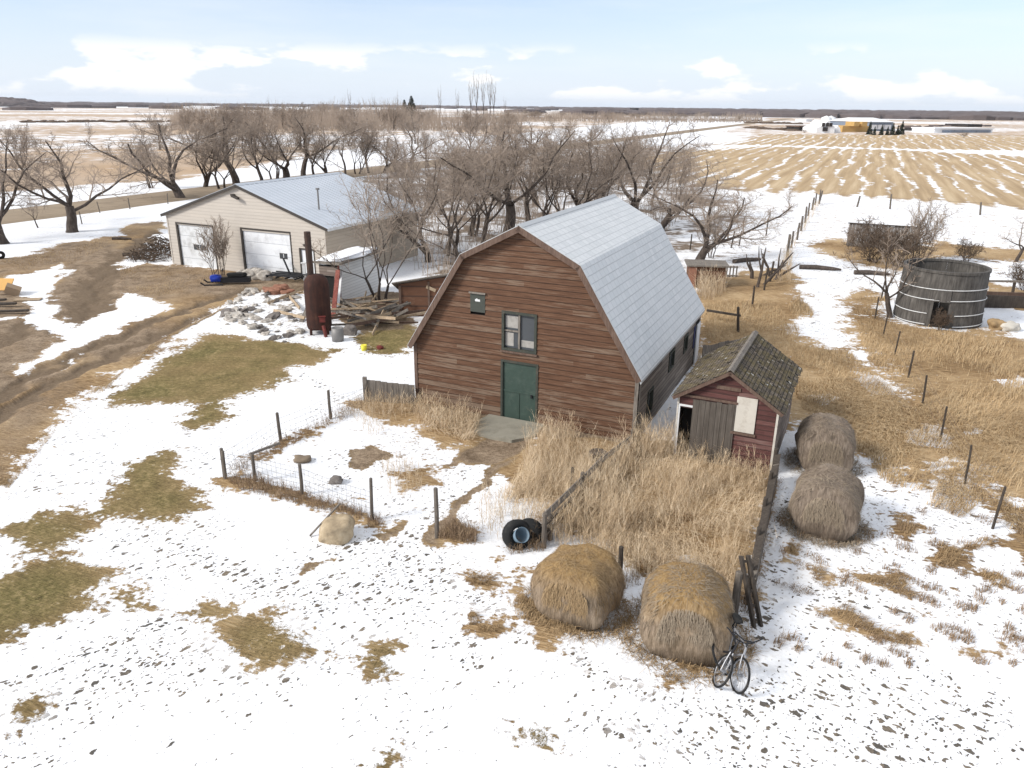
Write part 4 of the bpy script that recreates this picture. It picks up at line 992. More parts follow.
def conifer(px, py, top, label, group, asp=.36):
    g = G(px, py); Hh = hgt(px, py, top)
    if not CON:
        R = random.Random(4); k = MB(); t = MB()
        t.tube([(0, 0, 0), (0, 0, .9)], [.03, .008], 6)
        for i in range(420):
            z = .06+.92*R.random()**1.1; r = (1-z)*.36*R.uniform(.75, 1.15)+.02; a = R.uniform(0, 6.28)
            c = Vector((math.cos(a), math.sin(a), 0)); s = Vector((-c.y, c.x, 0))*(.05*(1.2-z))
            p = Vector((0, 0, z)); e = c*r+Vector((0, 0, z-.10*(1.1-z)))
            k.face([p, e+s, e+Vector((0, 0, -.03))+c*.03, e-s])
        CON['t'] = t.build('trunk', 'bark', me_only=True); CON['c'] = k.build('crown', 'conifer_green', me_only=True)
    root = thing('spruce', label, 'tree', (g.x, g.y, 0), rng.uniform(0, 6), group); root.scale = (Hh*asp/.36, Hh*asp/.36, Hh)
    link('trunk', CON['t'], root); link('crown', CON['c'], root)

# ------------------------------------------------------------------ dry plants
def scatter(poly_px, n, seed, dens=None):
    P = W(poly_px); xs = [p[0] for p in P]; ys = [p[1] for p in P]
    R = np.random.RandomState(seed); out = np.zeros((0, 2))
    while len(out) < n:
        q = np.stack([R.uniform(min(xs), max(xs), n*2), R.uniform(min(ys), max(ys), n*2)], 1)
        k = sdf(q[:, 0], q[:, 1], P) > 0
        if dens is not None: k &= R.rand(len(q)) < dens(q[:, 0], q[:, 1])
        out = np.concatenate([out, q[k]])
    return out[:n]
def add_weed(m, R, x, y, h, w, br=6, spread=.5, z0=None):
    z = (gz(x, y) if z0 is None else z0)-.03; a = R.uniform(0, 6.28); ln = abs(R.gauss(.0, .38))*h; h *= 1-.25*min(1, ln/h)
    s = Vector((R.uniform(-1, 1), R.uniform(-.3, .3), 0)).normalized()
    p0 = Vector((x, y, z)); d = Vector((math.cos(a)*ln, math.sin(a)*ln, 0))
    p1 = p0+d*.25+Vector((0, 0, h*.55)); p2 = p0+d+Vector((0, 0, h))
    m.ribbon([p0, p1, p2], w, s)
    for k in range(br):
        t = R.uniform(.2, .95); q = p0.lerp(p1, t/.55) if t < .55 else p1.lerp(p2, (t-.55)/.45)
        b = R.uniform(0, 6.28); l = h*R.uniform(.18, .45)*spread*1.3
        e1 = q+Vector((math.cos(b)*l*.6, math.sin(b)*l*.6, l*.7)); e2 = e1+Vector((math.cos(b)*l*.35, math.sin(b)*l*.35, l*R.uniform(-.1, .35)))
        m.ribbon([q, e1, e2], w*.8, Vector((math.sin(b), -math.cos(b), .3)).normalized())
def weed_patch(name, polys, matname, seed, br=6, w=.011, spread=.5, clump=.8):
    R = random.Random(seed); m = MB()
    for i, (poly, n, h0, h1) in enumerate(polys):
        dens = (lambda x, y: np.clip((fbm(x*clump, y*clump, seed, 3)-.30)*3, .08, 1)) if clump else None
        for x, y in scatter(poly, n, seed+i, dens): add_weed(m, R, x, y, R.uniform(h0, h1)*R.uniform(.6, 1.1), w, br, spread)
    return tag(m.build(name, matname), kind='stuff')
def grass_patch(name, polys, matname, seed, w=.014, clump=.5, flow=None, lay=.8):
    """bent blades of long dead grass, mostly laid over"""
    R = np.random.RandomState(seed); m = MB()
    for i, (poly, n, h0, h1) in enumerate(polys):
        pts = scatter(poly, n, seed+i*7, (lambda x, y: np.clip((fbm(x*clump, y*clump, seed, 3)-.32)*3.2, .05, 1)) if clump else None)
        zz = ground_height(pts[:, 0], pts[:, 1])
        fl = fbm(pts[:, 0]*.22, pts[:, 1]*.22, seed+3, 3)
        for (x, y), z, f in zip(pts, zz, fl):
            a = (f-.5)*9+R.normal(0, .55); h = R.uniform(h0, h1); l = h*lay*R.uniform(.5, 1.4)
            d = Vector((math.cos(a), math.sin(a), 0)); p = Vector((x, y, z-.02))
            m.ribbon([p, p+d*l*.35+Vector((0, 0, h*.75)), p+d*l*1.1+Vector((0, 0, h*R.uniform(.35, .95)))], w*R.uniform(.7, 1.4), Vector((-d.y, d.x, .15)).normalized())
    return tag(m.build(name, matname), kind='stuff')

def build_plants():
    weed_patch('pen_weeds', [
        ([(585, 500), (640, 448), (690, 450), (720, 470), (700, 520), (640, 540), (580, 530)], 900, .45, 1.15),
        ([(660, 450), (700, 455), (770, 478), (765, 520), (735, 590), (690, 575), (640, 560), (660, 500)], 650, .35, 1.0),
        ([(690, 448), (770, 472), (765, 500), (700, 480)], 200, .4, .8),
        ([(560, 520), (600, 480), (640, 520), (610, 560), (570, 540)], 420, .6, 1.3),
        ([(640, 445), (672, 445), (668, 462), (640, 465)], 140, .7, 1.3), ([(556, 548), (600, 530), (735, 560), (738, 600), (690, 582), (640, 575), (600, 560)], 420, .35, .85), ([(545, 540), (575, 510), (632, 448), (640, 455), (600, 515), (565, 555)], 420, .6, 1.15), ([(530, 535), (560, 500), (590, 470), (600, 480), (560, 530)], 260, .5, 1.0)], 'dry_weed', 3, 11, .008, .6, .9)
    weed_patch('barn_front_weeds', [
        ([(525, 445), (560, 430), (588, 445), (595, 470), (575, 500), (545, 510), (515, 500), (528, 470)], 620, .5, 1.15),
        ([(535, 432), (575, 438), (575, 452), (540, 448)], 60, .3, .6)], 'dry_weed', 8, 10, .008, .55, .9)
    weed_patch('pale_pen_weeds', [
        ([(475, 500), (530, 490), (560, 520), (505, 545), (480, 530)], 260, .4, .9), ([(380, 470), (412, 465), (425, 490), (392, 500)], 120, .4, .8),
        ([(590, 440), (640, 445), (620, 470), (585, 465)], 80, .3, .6), ([(570, 545), (620, 535), (690, 580), (625, 585)], 330, .3, .8), ([(345, 412), (372, 400), (400, 420), (372, 440)], 160, .3, .7)], 'reed', 18, 5, .009, .5, 0)
    weed_patch('barn_corner_weeds', [
        ([(415, 406), (455, 414), (482, 424), (470, 440), (430, 430), (412, 420)], 620, .35, .95), ([(366, 398), (412, 402), (408, 418), (362, 412)], 260, .3, .8)], 'dry_weed', 28, 6, .010, .5, 0)
    weed_patch('brown_fence_weeds', [
        ([(225, 480), (250, 478), (306, 497), (366, 513), (360, 520), (300, 506), (240, 492)], 900, .15, .45), ([(228, 470), (281, 443), (333, 417), (332, 425), (285, 450), (240, 474)], 420, .1, .4),
        ([(330, 415), (365, 398), (368, 408), (338, 424)], 160, .15, .45), ([(505, 548), (545, 546), (548, 552), (510, 556)], 160, .15, .4), ([(525, 535), (548, 530), (550, 548), (530, 548)], 90, .4, .8), ([(366, 518), (382, 518), (384, 528), (368, 528)], 90, .1, .35), ([(438, 540), (448, 526), (478, 536), (476, 546)], 420, .2, .55),
        ([(545, 520), (630, 445), (650, 452), (580, 520), (556, 540)], 420, .3, .8), ([(745, 600), (772, 478), (778, 480), (756, 600)], 300, .2, .6), ([(735, 600), (758, 600), (756, 620), (738, 612)], 120, .2, .5),
        ([(600, 590), (640, 570), (655, 580), (625, 592)], 110, .1, .3)], 'brown_weed', 38, 5, .010, .6, 0)
    weed_patch('hut_reeds', [([(690, 300), (700, 286), (722, 282), (726, 294), (712, 302)], 420, .9, 1.7)], 'reed', 48, 2, .02, .3, 0)
    weed_patch('line_fence_reeds', [([(775, 284), (786, 258), (792, 258), (790, 284)], 160, .6, 1.3), ([(775, 262), (818, 202), (821, 203), (785, 266)], 200, .4, .9)], 'dry_weed', 58, 3, .02, .4, 0)
    grass_patch('field_grass', [
        ([(853, 400), (910, 408), (1024, 360), (1070, 365), (1070, 520), (1010, 508), (972, 490), (900, 490), (850, 445)], 17000, .12, .34),
        ([(790, 345), (850, 355), (905, 405), (870, 420), (850, 418), (795, 400)], 9000, .12, .32),
        ([(700, 305), (770, 300), (800, 330), (790, 360), (755, 335), (708, 345)], 6000, .12, .35),
        ([(850, 300), (886, 296), (892, 325), (985, 332), (1060, 350), (1060, 400), (900, 395), (862, 350)], 9000, .12, .35),
        ([(800, 300), (815, 316), (795, 322), (785, 305)], 900, .2, .5)], 'grass_blade', 9, .016, .35)
    grass_patch('matted_pen_grass', [([(560, 530), (640, 448), (690, 448), (770, 474), (737, 600), (690, 580), (600, 560)], 3600, .12, .42), ([(500, 500), (540, 440), (590, 445), (590, 490), (540, 520)], 1500, .15, .5), ([(415, 408), (480, 422), (470, 445), (420, 430)], 900, .15, .4)], 'dry_weed', 95, .010, .75, None, 1.5)
    grass_patch('straw_edge_grass', [(q, 900, .10, .28) for q in ([(850, 400), (905, 405), (890, 470), (850, 450)], [(862, 440), (900, 450), (905, 490), (880, 480)], [(905, 455), (972, 470), (985, 500), (910, 492)], [(940, 480), (985, 500), (960, 520), (925, 505)], [(985, 500), (1060, 520), (1060, 560), (1005, 530)], [(800, 395), (850, 420), (850, 440), (800, 410)], [(690, 300), (700, 330), (700, 370), (690, 350)], [(850, 262), (910, 268), (900, 272), (830, 258)])], 'grass_blade', 79, .016, 0)
    R_ = np.random.RandomState(44); tl = []
    for i in range(110):
        px, py = R_.uniform(775, 1040), R_.uniform(470, 668)
        if px+py*.2 < 880 and py < 560: continue
        w, hh = R_.uniform(4, 16), R_.uniform(2, 5); sl = R_.uniform(.1, .55)
        tl.append(([(px-w, py-w*sl), (px, py-hh-w*sl*.3), (px+w, py+w*sl), (px, py+hh)], int(14+w*hh*.8), .06, .20))
    grass_patch('stray_tufts', tl, 'brown_weed', 89, .012, 0)
    grass_patch('snow_tufts', [(p, n, .08, .24) for p, n in (
        ([(852, 578), (880, 580), (903, 572), (912, 600), (903, 600), (885, 588)], 420), ([(822, 612), (850, 611), (872, 628), (915, 640), (895, 646), (850, 628)], 420), ([(893, 520), (905, 516), (915, 535), (905, 542)], 220),
        ([(935, 546), (958, 552), (964, 560), (945, 560)], 160), ([(956, 549), (985, 541), (994, 545), (975, 552)], 160), ([(975, 571), (1000, 576), (1012, 590), (990, 588)], 220), ([(935, 556), (958, 562), (950, 570), (932, 566)], 140),
        ([(463, 575), (494, 578), (488, 588), (468, 586)], 200), ([(508, 606), (520, 598), (545, 618), (590, 630), (560, 634), (515, 620)], 420), ([(476, 628), (500, 628), (492, 635), (480, 634)], 90), ([(466, 619), (473, 613), (477, 624), (468, 628)], 80),
        ([(785, 545), (800, 545), (797, 556), (788, 556)], 120), ([(812, 566), (828, 570), (820, 580), (808, 574)], 120), ([(996, 506), (1012, 530), (1060, 580), (1070, 590), (1060, 560), (1020, 520), (1006, 500)], 900),
        ([(648, 632), (680, 645), (712, 640), (708, 668), (690, 660), (660, 652)], 500), ([(660, 676), (674, 675), (682, 683), (668, 685)], 80))], 'gold_straw', 19, .011, 0)
    grass_patch('lawn_grass', [(LAWN[0], 6000, .03, .08), (LAWN[1], 3000, .03, .07), (LAWN[3], 4500, .03, .07), (LAWN[4], 2500, .03, .07), (LAWN[7], 2000, .04, .1), (LAWN[8], 350, .03, .08), (LAWN[9], 250, .03, .08), (LAWN[2], 1000, .03, .07)], 'lawn_blade', 29, .012, 0)
    grass_patch('yard_grass', [([(95, 400), (150, 345), (240, 300), (170, 338), (110, 380), (70, 402), (20, 460), (-20, 470)], 4500, .04, .1), ([(0, 262), (100, 240), (118, 240), (70, 266), (20, 270)], 2500, .06, .18), ([(120, 265), (180, 268), (240, 280), (160, 298), (120, 288)], 4000, .05, .14),
        ([(10, 490), (60, 425), (80, 405), (20, 450), (-20, 480)], 1500, .04, .1)], 'grass_blade', 39, .016, .4)

# ------------------------------------------------------------------ fences
def post_mesh(h, r, seed, square=False):
    R = random.Random(seed); m = MB()
    if square: m.box((0, 0, h/2-.15), (r*2, r*1.7, h+.3))
    else: m.tube([(0, 0, -.3), (R.uniform(-.01, .01), R.uniform(-.01, .01), h*.5), (0, 0, h-.02), (0, 0, h)], [r*1.1, r, r*.95, r*.7], 8)
    return m
def wire_fence(name, label, posts, r, wires, mesh=None, postmat='post_wood', wiremat='galvanised_wire', wr=.006, tilt=.04):
    """posts: list of (px, py, height); one fence is one thing, each post and the wire are its parts"""
    g0 = G(*posts[0][:2]); root = thing(name, label, 'fence', (g0.x, g0.y, 0))
    tops = []
    for i, (px, py, h) in enumerate(posts):
        g = G(px, py); z = gz(g.x, g.y)
        o = post_mesh(h, r*rng.uniform(.85, 1.15), i).build('post', postmat, root); o.location = (g.x-g0.x, g.y-g0.y, z)
        o.rotation_euler = (rng.uniform(-tilt, tilt), rng.uniform(-tilt, tilt), rng.uniform(0, 6))
        tops.append((Vector((g.x-g0.x, g.y-g0.y, z)), h))
    m = MB()
    for (a, ha), (b, hb) in zip(tops, tops[1:]):
        for wz in wires:
            p = a+Vector((0, 0, min(wz, ha-.05))); q = b+Vector((0, 0, min(wz, hb-.05))); mid = (p+q)/2-Vector((0, 0, .02+.03*rng.random()))
            m.tube([p, mid, q], wr, 3, cap=False)
        if mesh:
            L = (b-a).length; n = int(L/mesh)
            for k in range(1, n):
                p = a.lerp(b, k/n); m.tube([p+Vector((0, 0, .03)), p+Vector((0, 0, max(wires)))], wr*.7, 3, cap=False)
    m.build('wire', wiremat, root)
    return root

def build_fences():
    wire_fence('wire_fence', 'old wire mesh pen fence on three wooden posts running back to the plank wall', [(225, 479, .95), (281, 442, 1.0), (331, 419, 1.05), (366, 402, .6)], .05, (.1, .25, .4, .6, .8), .22, wr=.0045)
    r = wire_fence('wire_fence', 'wire mesh pen fence with a pipe gate end along the front of the snowy pen', [(226, 480, .9), (255, 482, .85), (302, 495, .95), (372, 520, 1.2)], .05, (.08, .2, .35, .5, .68, .82), .16, wr=.0045)
    k = MB(); a = G(253, 482); b = G(282, 468); o = Vector(r.location)
    k.beam(Vector((a.x, a.y, .86))-o, Vector((b.x, b.y, .80))-o, .06, .06); k.build('rail', 'grey_wood', r)
    tag_post(437, 538, 1.38, .055, 'lone weathered post at the open pen entrance', 'grey post')
    tag_post(619, 580, .85, .06, 'short dark post standing between the two front hay bales', 'dark post')
    # leaning board fence from the tyre to the barn corner
    a = G(543, 548); b = G(636, 446)
    root = thing('board_fence', 'sagging grey board fence running from the old tyres to the barn corner', 'fence', (a.x, a.y, 0))
    d = (b-a); n = d.normalized(); L = d.length
    m = MB(); m.beam((0, 0, .86), d*.55+Vector((0, 0, .78)), .14, .045, 1.2); m.beam(d*.53+Vector((.02, .03, .81)), d*.98+Vector((0, 0, .45)), .13, .045, 1.2); m.build('top_rail', 'grey_wood', root)
    for z0, z1, t0, t1 in ((.62, .5, 0, .5), (.3, .25, .02, .52), (.35, .3, .5, .95)):
        m = MB(); m.beam(d*t0+Vector((0, 0, z0)), d*t1+Vector((0, 0, z1)), .025, .17, math.atan2(d.y, d.x)); m.build('board', 'dark_wood' if t0 < .3 else 'grey_wood', root)
    for t, h in ((0, .98), (.06, .8), (.34, 1.0), (.52, .9), (.95, .7)):
        o = post_mesh(h, .06, int(t*50)).build('post', 'post_wood', root); o.location = d*t; o.rotation_euler = (rng.uniform(-.08, .08), rng.uniform(-.08, .08), 0)
    # plank fence between the pen and the bales
    a = G(746, 604); b = G(772, 482); d = b-a
    root = thing('plank_fence', 'dark plank fence separating the weedy pen from the bale lane', 'fence', (a.x, a.y, 0))
    side = Vector((d.y, -d.x, 0)).normalized()
    for i, z in enumerate((.16, .40, .64, .86)):
        m = MB(); t = 0.0
        while t < 1:
            t1 = min(1, t+rng.uniform(.35, .5)); dz = rng.uniform(-.04, .04)
            m.beam(d*t+Vector((0, 0, z+dz))+side*.05, d*(t1-.005)+Vector((0, 0, z+rng.uniform(-.04, .04)))+side*.05, .02, .18, math.atan2(d.y, d.x)+PI/2*0); t = t1
        m.build('plank', 'dark_wood' if i % 2 else 'grey_wood', root)
    for t in (0, .25, .5, .75, 1.0):
        o = post_mesh(1.05, .06, int(t*90)).build('post', 'dark_wood', root); o.location = d*t
    # plank wall left of the barn
    a = G(366, 402); b = G(413, 404); d = b-a; hh = .86
    root = thing('plank_wall', 'short grey vertical plank wall joining the left corner of the barn', 'wall', (a.x, a.y, 0)); x = 0; L = d.length; n = d.normalized(); m = MB(); ang = math.atan2(d.y, d.x)
    while x < L-.05:
        w = rng.uniform(.16, .24); m.box(n*(x+w/2)+Vector((0, 0, (hh-.15*x/L)/2+rng.uniform(-.02, .02))), (w-.008, .03+rng.uniform(0, .01), hh-.15*x/L), Matrix.Rotation(ang, 3, 'Z')); x += w
    m.build('planks', 'grey_wood', root)
    m = MB(); m.beam(n*.0+Vector((-.02, .06, hh-.12)), n*L+Vector((0, .06, hh-.25)), .05, .09); m.build('rail', 'grey_wood', root)
    o = post_mesh(.95, .07, 3, True).build('post', 'grey_wood', root)
    # grey plank fence between barn end and shed
    a = G(700, 376); b = G(735, 368); d = b-a
    root = thing('plank_fence', 'grey upright plank fence between the barn far corner and the shed', 'fence', (a.x, a.y, 0)); x = 0; L = d.length; n = d.normalized(); m = MB(); ang = math.atan2(d.y, d.x)
    while x < L: 
        w = rng.uniform(.14, .2); m.box(n*(x+w/2)+Vector((0, 0, .6+rng.uniform(-.04, .04))), (w-.01, .03, 1.3), Matrix.Rotation(ang, 3, 'Z')); x += w
    m.build('planks', 'grey_wood', root)
    # field fences
    wire_fence('field_fence', 'long wire fence on thin dark posts crossing the straw field beside the bales', [(1062, 600, 1.25), (992, 531, 1.22), (964, 485, 1.22), (940, 441, 1.2), (922, 406, 1.2), (908, 378, 1.15), (894, 357, 1.15), (883, 336, 1.15), (875, 319, 1.15), (881, 300, 1.2)], .035, (.35, .65, .95, 1.1), None, 'dark_wood', 'rusty_wire', .004)
    wire_fence('line_fence', 'weathered line fence climbing the snow towards the stubble field', [(787, 258, 1.7), (791, 248, 1.3), (797, 240, 1.4), (801, 231, 1.3), (805, 223, 1.5), (808, 216, 1.3), (812, 210, 1.3), (815, 205, 1.3), (819, 204, 1.6)], .09, (.4, .8, 1.1), None, 'post_wood', 'rusty_wire', .01)
    wire_fence('line_fence', 'sparse crosswise fence at the near edge of the stubble field', [(819, 204, 1.5), (857, 207, 1.2), (890, 209, 1.6), (980, 215, 1.3), (1060, 221, 1.3)], .08, (.5, .9, 1.2), None, 'post_wood', 'rusty_wire', .01, .12)
    wire_fence('yard_fence', 'broken yard fence with one rail between the barn corner and the line fence', [(738, 332, 1.25), (752, 307, 1.2), (764, 291, 1.3), (770, 282, 1.3)], .06, (.4, .9), None, 'dark_wood', 'rusty_wire', .006, .1)
    a = G(706, 321); b = G(739, 328); k = MB(); k.beam(Vector((a.x, a.y, .55)), Vector((b.x, b.y, .62)), .10, .10); o = k.build('fence_rail', 'dark_wood'); tag(o, 'brown pole rail reaching from the barn corner to the first yard fence post', 'rail')
    wire_fence('back_fence', 'faint line of thin posts in the snow behind the low rusty hut', [(690, 250, 1.2), (715, 249, 1.2), (731, 248, 1.3), (739, 246, 1.2), (766, 236, 1.2)], .05, (.5, 1.0), None, 'dark_wood', 'rusty_wire', .008, .1)
    R = random.Random(3); ps = []
    for i in range(7): ps.append((60+i*22, 213-i*2.3, 1.2))
    wire_fence('roadside_fence', 'thin roadside fence in the snow between the yard trees and the gravel road', [(70, 212, 1.1), (82, 224, 1.1), (100, 213, 1.1), (130, 209, 1.1), (168, 204, 1.1)], .05, (.5, .9), None, 'post_wood', 'rusty_wire', .008, .1)
def tag_post(px, py, h, r, label, cat):
    g = G(px, py); o = post_mesh(h, r, int(px)).build('fence_post', 'post_wood' if 'grey' in cat else 'dark_wood'); o.location = (g.x, g.y, gz(g.x, g.y)); o.rotation_euler = (0, rng.uniform(-.05, .05), 1)
    return tag(o, label, 'post')
# ------------------------------------------------------------------ hay bales
def bale(px, py, back, yaw, size, seed, label, m, straw, taper=0.0, fur=1500, top_gold=None):
    """round bale lying on its side, slumped; px,py is the middle of its near foot"""
    g = G(px, py); a, d, h = size; fw = Vector((math.sin(yaw-PI/2)*-1, math.cos(yaw-PI/2), 0)); c = g+fw*back
    root = thing('hay_bale', label, 'hay bale', (c.x, c.y, gz(c.x, c.y)-.05), yaw)
    k = MB(); nu, nv = 26, 36; R = random.Random(seed)
    def surf(u, v):   # u in -1..1 along axis, v angle
        e = max(0.0, 1-abs(u)**7)**(1/3.5)
        rr = .30+.70*e if abs(u) < .999 else 0.0
        cy, cz = math.cos(v), math.sin(v)
        p = 2.5; q = (abs(cy)**p+abs(cz)**p)**(-1/p)
        y = cy*q*d/2*rr; z = h/2+cz*q*h/2*(rr if cz > 0 else min(1, rr+.25))
        z = max(z, 0)
        tz = z/h; x = u*a/2*(1-taper*tz)
        y *= 1-taper*.8*tz
        P = Vector((x, y, z)); n = mnoise.noise(P*1.3+Vector((seed, 0, seed*2)))*.10+mnoise.noise(P*3.4+Vector((0, seed, 3)))*.07+mnoise.noise(P*9+Vector((seed, 1, 3)))*.022
        ctr = Vector((x*.6, 0, h*.4)); P = P+(P-ctr).normalized()*n*(1 if abs(u) < .98 else .6)
        P.z = max(P.z, -.05); return P
    grid = [[k.vert(surf(-1+2*i/nu, 2*PI*j/nv)) for j in range(nv)] for i in range(nu+1)]
    for i in range(nu):
        for j in range(nv): k.f.append([grid[i][j], grid[i][(j+1) % nv], grid[i+1][(j+1) % nv], grid[i+1][j]])
    k.f.append(grid[0][:]); k.f.append(grid[nu][::-1])
    bo = k.build('hay', m, root, smooth=True); fix_normals(bo)
    s = MB()
    for i in range(fur):
        if R.random() < .36:      # straw hanging over the flat ends
            sg = -1 if R.random() < .75 else 1; v = R.uniform(-.3, PI+.3); e = surf(sg*.995, v); ctr = Vector((e.x, 0, h*.45)); p = ctr.lerp(e, R.random()**.5); n = (Vector((sg, 0, .15))+(p-ctr)*.5).normalized()
        else:
            u = R.uniform(-.97, .97); v = R.uniform(-.25, PI+.25) if R.random() < .8 else R.uniform(0, 6.28)
            p = surf(u, v); ctr = Vector((p.x*.7, 0, h*.45)); n = (p-ctr).normalized()
        g_ = Vector((0, 0, -1)); t = g_-n*g_.dot(n)
        t = (t*1.3+Vector((R.uniform(-.5, .5), R.uniform(-.5, .5), R.uniform(-.3, .2)))); t = (t-n*t.dot(n)).normalized(); l = R.uniform(.08, .26)
        s.ribbon([p-n*.01, p+t*l*.5+n*R.uniform(.006, .028), p+t*l+n*R.uniform(-.01, .035)], .010, n.cross(t).normalized())
    s.build('loose_straw', straw, root)
    # trampled hay round the foot
    s = MB()
    for i in range(int(fur*.45)):
        an = R.uniform(0, 6.28); rr = R.uniform(.9, 1.3)
        p = Vector((math.cos(an)*a*.52*rr, math.sin(an)*d*.52*rr, .05)); b = R.uniform(0, 6.28); l = R.uniform(.12, .35)
        s.ribbon([p, p+Vector((math.cos(b)*l*.5, math.sin(b)*l*.5, R.uniform(.02, .12))), p+Vector((math.cos(b)*l, math.sin(b)*l, .02))], .014, (-math.sin(b), math.cos(b), .1))
    s.build('fallen_hay', 'gold_straw' if top_gold else straw, root)
    return root
def build_bales():
    bale(563, 628, .72, YAW-.05+PI/2, (1.45, 1.74, 1.36), 4, 'slumped old hay bale nearest the tyres, golden on top', 'old_hay', 'gold_straw', .14, 3600, True)
    bale(681, 667, .98, YAW+.16+PI/2, (2.0, 2.02, 1.46), 9, 'collapsed old hay bale beside the bicycles, spilling hay at its foot', 'old_hay', 'hay_straw', .34, 3600, True)
    bale(820, 541, .82, YAW-.02+PI/2, (1.6, 1.62, 1.50), 13, 'grey weathered round bale standing clear in the snow, nearer of the pair by the shed', 'grey_hay', 'hay_straw', .06, 3400)
    bale(822, 477, .86, YAW+.06+PI/2, (1.7, 1.62, 1.50), 17, 'grey weathered round bale wedged between the red shed and the next bale', 'grey_hay', 'hay_straw', .05, 2600)

# ------------------------------------------------------------------ yard things
def at(px, py, dz=0.0):
    g = G(px, py); return Vector((g.x, g.y, gz(g.x, g.y)+dz))
def build_props():
    # boulder
    k = MB(); rough_block(k, (0, 0, .20), (.86, .74, .68), 5, 5, .13, .72); o = k.build('boulder', 'tan_stone', None, True); o.location = at(338, 537); o.rotation_euler = (.1, -.15, .4); tag(o, 'big tan boulder sitting in the snow outside the pen fence', 'boulder')
    k = MB(); k.beam((-.62, -.1, .03), (.1, .25, .75), .05, .03); o = k.build('broken_stick', 'grey_wood'); o.location = at(336, 535); tag(o, 'thin broken stick propped against the tan boulder', 'stick')
    # tyre with a pale blue pail
    t = thing('tractor_tyre', 'big worn black tyre standing against the board fence end', 'tyre', at(517, 546), .45)
    def torus(m, Rr, r, n=28, mth=10, flat=1.0, lugs=True):
        base = len(m.v)
        for i in range(n):
            a = 2*PI*i/n; e = 1.0+(.05 if lugs and i % 2 else 0)
            for j in range(mth):
                b = 2*PI*j/mth; q = Rr+r*math.cos(b)*e
                m.vert((q*math.cos(a), r*flat*math.sin(b)*1.0, q*math.sin(a)))
        for i in range(n):
            for j in range(mth): m.f.append([base+i*mth+j, base+i*mth+(j+1) % mth, base+((i+1) % n)*mth+(j+1) % mth, base+((i+1) % n)*mth+j])
    m = MB(); torus(m, .27, .10, flat=1.9); o = m.build('tread', 'black_rubber', t, True, (0, 0, .30)); o.rotation_euler = (-.35, 0, 0)
    t = thing('tractor_tyre', 'second black tyre leaning behind the pale blue pail', 'tyre', at(531, 541), -.5)
    m = MB(); torus(m, .25, .09, flat=1.7); o = m.build('tread', 'black_rubber', t, True, (0, 0, .28)); o.rotation_euler = (.3, 0, 0)
    m = MB(); m.lathe([(0, 0), (.15, 0), (.19, .36), (.18, .36), (.14, .03), (0, .03)], 18); o = m.build('pail', 'pale_blue_plastic', None, True); o.location = at(516, 546, .24); o.rotation_euler = (.9, .35, .25); tag(o, 'pale blue pail lying inside the black tyre', 'pail')
    # stump by the barn
    k = MB(); k.lathe([(0, -.1), (.30, -.1), (.27, .2), (.26, .48), (.2, .5), (0, .47)], 14); o = k.build('tree_stump', 'bark'); o.location = at(597, 467); tag(o, 'round dark stump standing in the snow before the barn wall', 'stump')
    k = MB(); k.tube([(0, 0, -.2), (.02, 0, .75)], .045, 7); o = k.build('fence_post', 'dark_wood'); o.location = at(571, 492); tag(o, 'dark post in the weeds left of the sagging board fence', 'post')
    # concrete pad at the barn door
    F0 = lambda u, v: Vector((.2492, 23.7443, 0))+AX*u+AY*v
    k = MB(); pts = [F0(-1.25, -1.35), F0(-.6, -1.75), F0(.5, -1.7), F0(1.05, -1.1), F0(.95, -.06), F0(-1.1, -.06)]
    k.prism([(p.x, p.y) for p in pts], lambda x, y, t: Vector((x, y, t)), -.2, .085); o = k.build('door_pad', 'concrete'); tag(o, 'cracked concrete pad on the ground before the green barn door', 'concrete pad')
    # leaning dark rails at the fence corner
    t = thing('rail_gate', 'dark narrow rail gate leaning on the fence corner above the bicycles', 'gate', at(754, 627))
    top = Vector((G(741, 556, 1.35).x, G(741, 556, 1.35).y, 1.35))-Vector(t.location); top2 = top+Vector((.13, .02, 0))
    for s in (Vector((0, 0, 0)), Vector((.15, .03, 0))):
        m = MB(); m.beam(s, top+s, .06, .09); m.build('rail', 'dark_wood', t)
    for q in (.1, .3, .5, .7, .92):
        m = MB(); m.beam(top*q, top*q+Vector((.15, .03, 0)), .03, .05); m.build('rung', 'dark_wood', t)
    o = post_mesh(1.05, .085, 4).build('fence_post', 'post_wood'); o.location = at(734, 614); tag(o, 'thick grey post beside the leaning dark rail gate', 'post')
    # rusty upright boiler
    t = thing('rusty_boiler', 'tall rusty boiler tank with dark chimney pipe standing on legs in the yard', 'boiler', at(320, 332), .2)
    H_ = hgt(320, 332, 273); r = .57
    m = MB(); m.lathe([(0, .22), (r*.5, .20), (r*.92, .26), (r, .40), (r, H_-.55), (r*.9, H_-.25), (r*.66, H_-.08), (r*.3, H_-.01), (0, H_)], 28); m.build('shell', 'rust', t, True)
    Hc = hgt(320, 332, 231)
    m = MB(); m.tube([(-.22, .1, H_-.4), (-.22, .1, Hc)], .15, 12); m.build('chimney', 'brown_chimney', t)
    for a in (.5, 2.4, 3.9, 5.5):
        m = MB(); m.box((math.cos(a)*r*.92, math.sin(a)*r*.92, .28), (.09, .09, .75), Matrix.Rotation(a, 3, 'Z')); m.build('leg', 'rust', t)
    m = MB(); m.box((.18, -r-.02, .78), (.26, .06, .22)); m.box((.18, -r-.06, .95), (.32, .14, .03)); m.build('fire_door', 'red_paint', t)
    m = MB(); m.tube([(.2, -r, .5), (.25, -r-.12, .28), (.3, -r-.15, -.05)], .08, 8); m.build('pipe', 'red_paint', t)
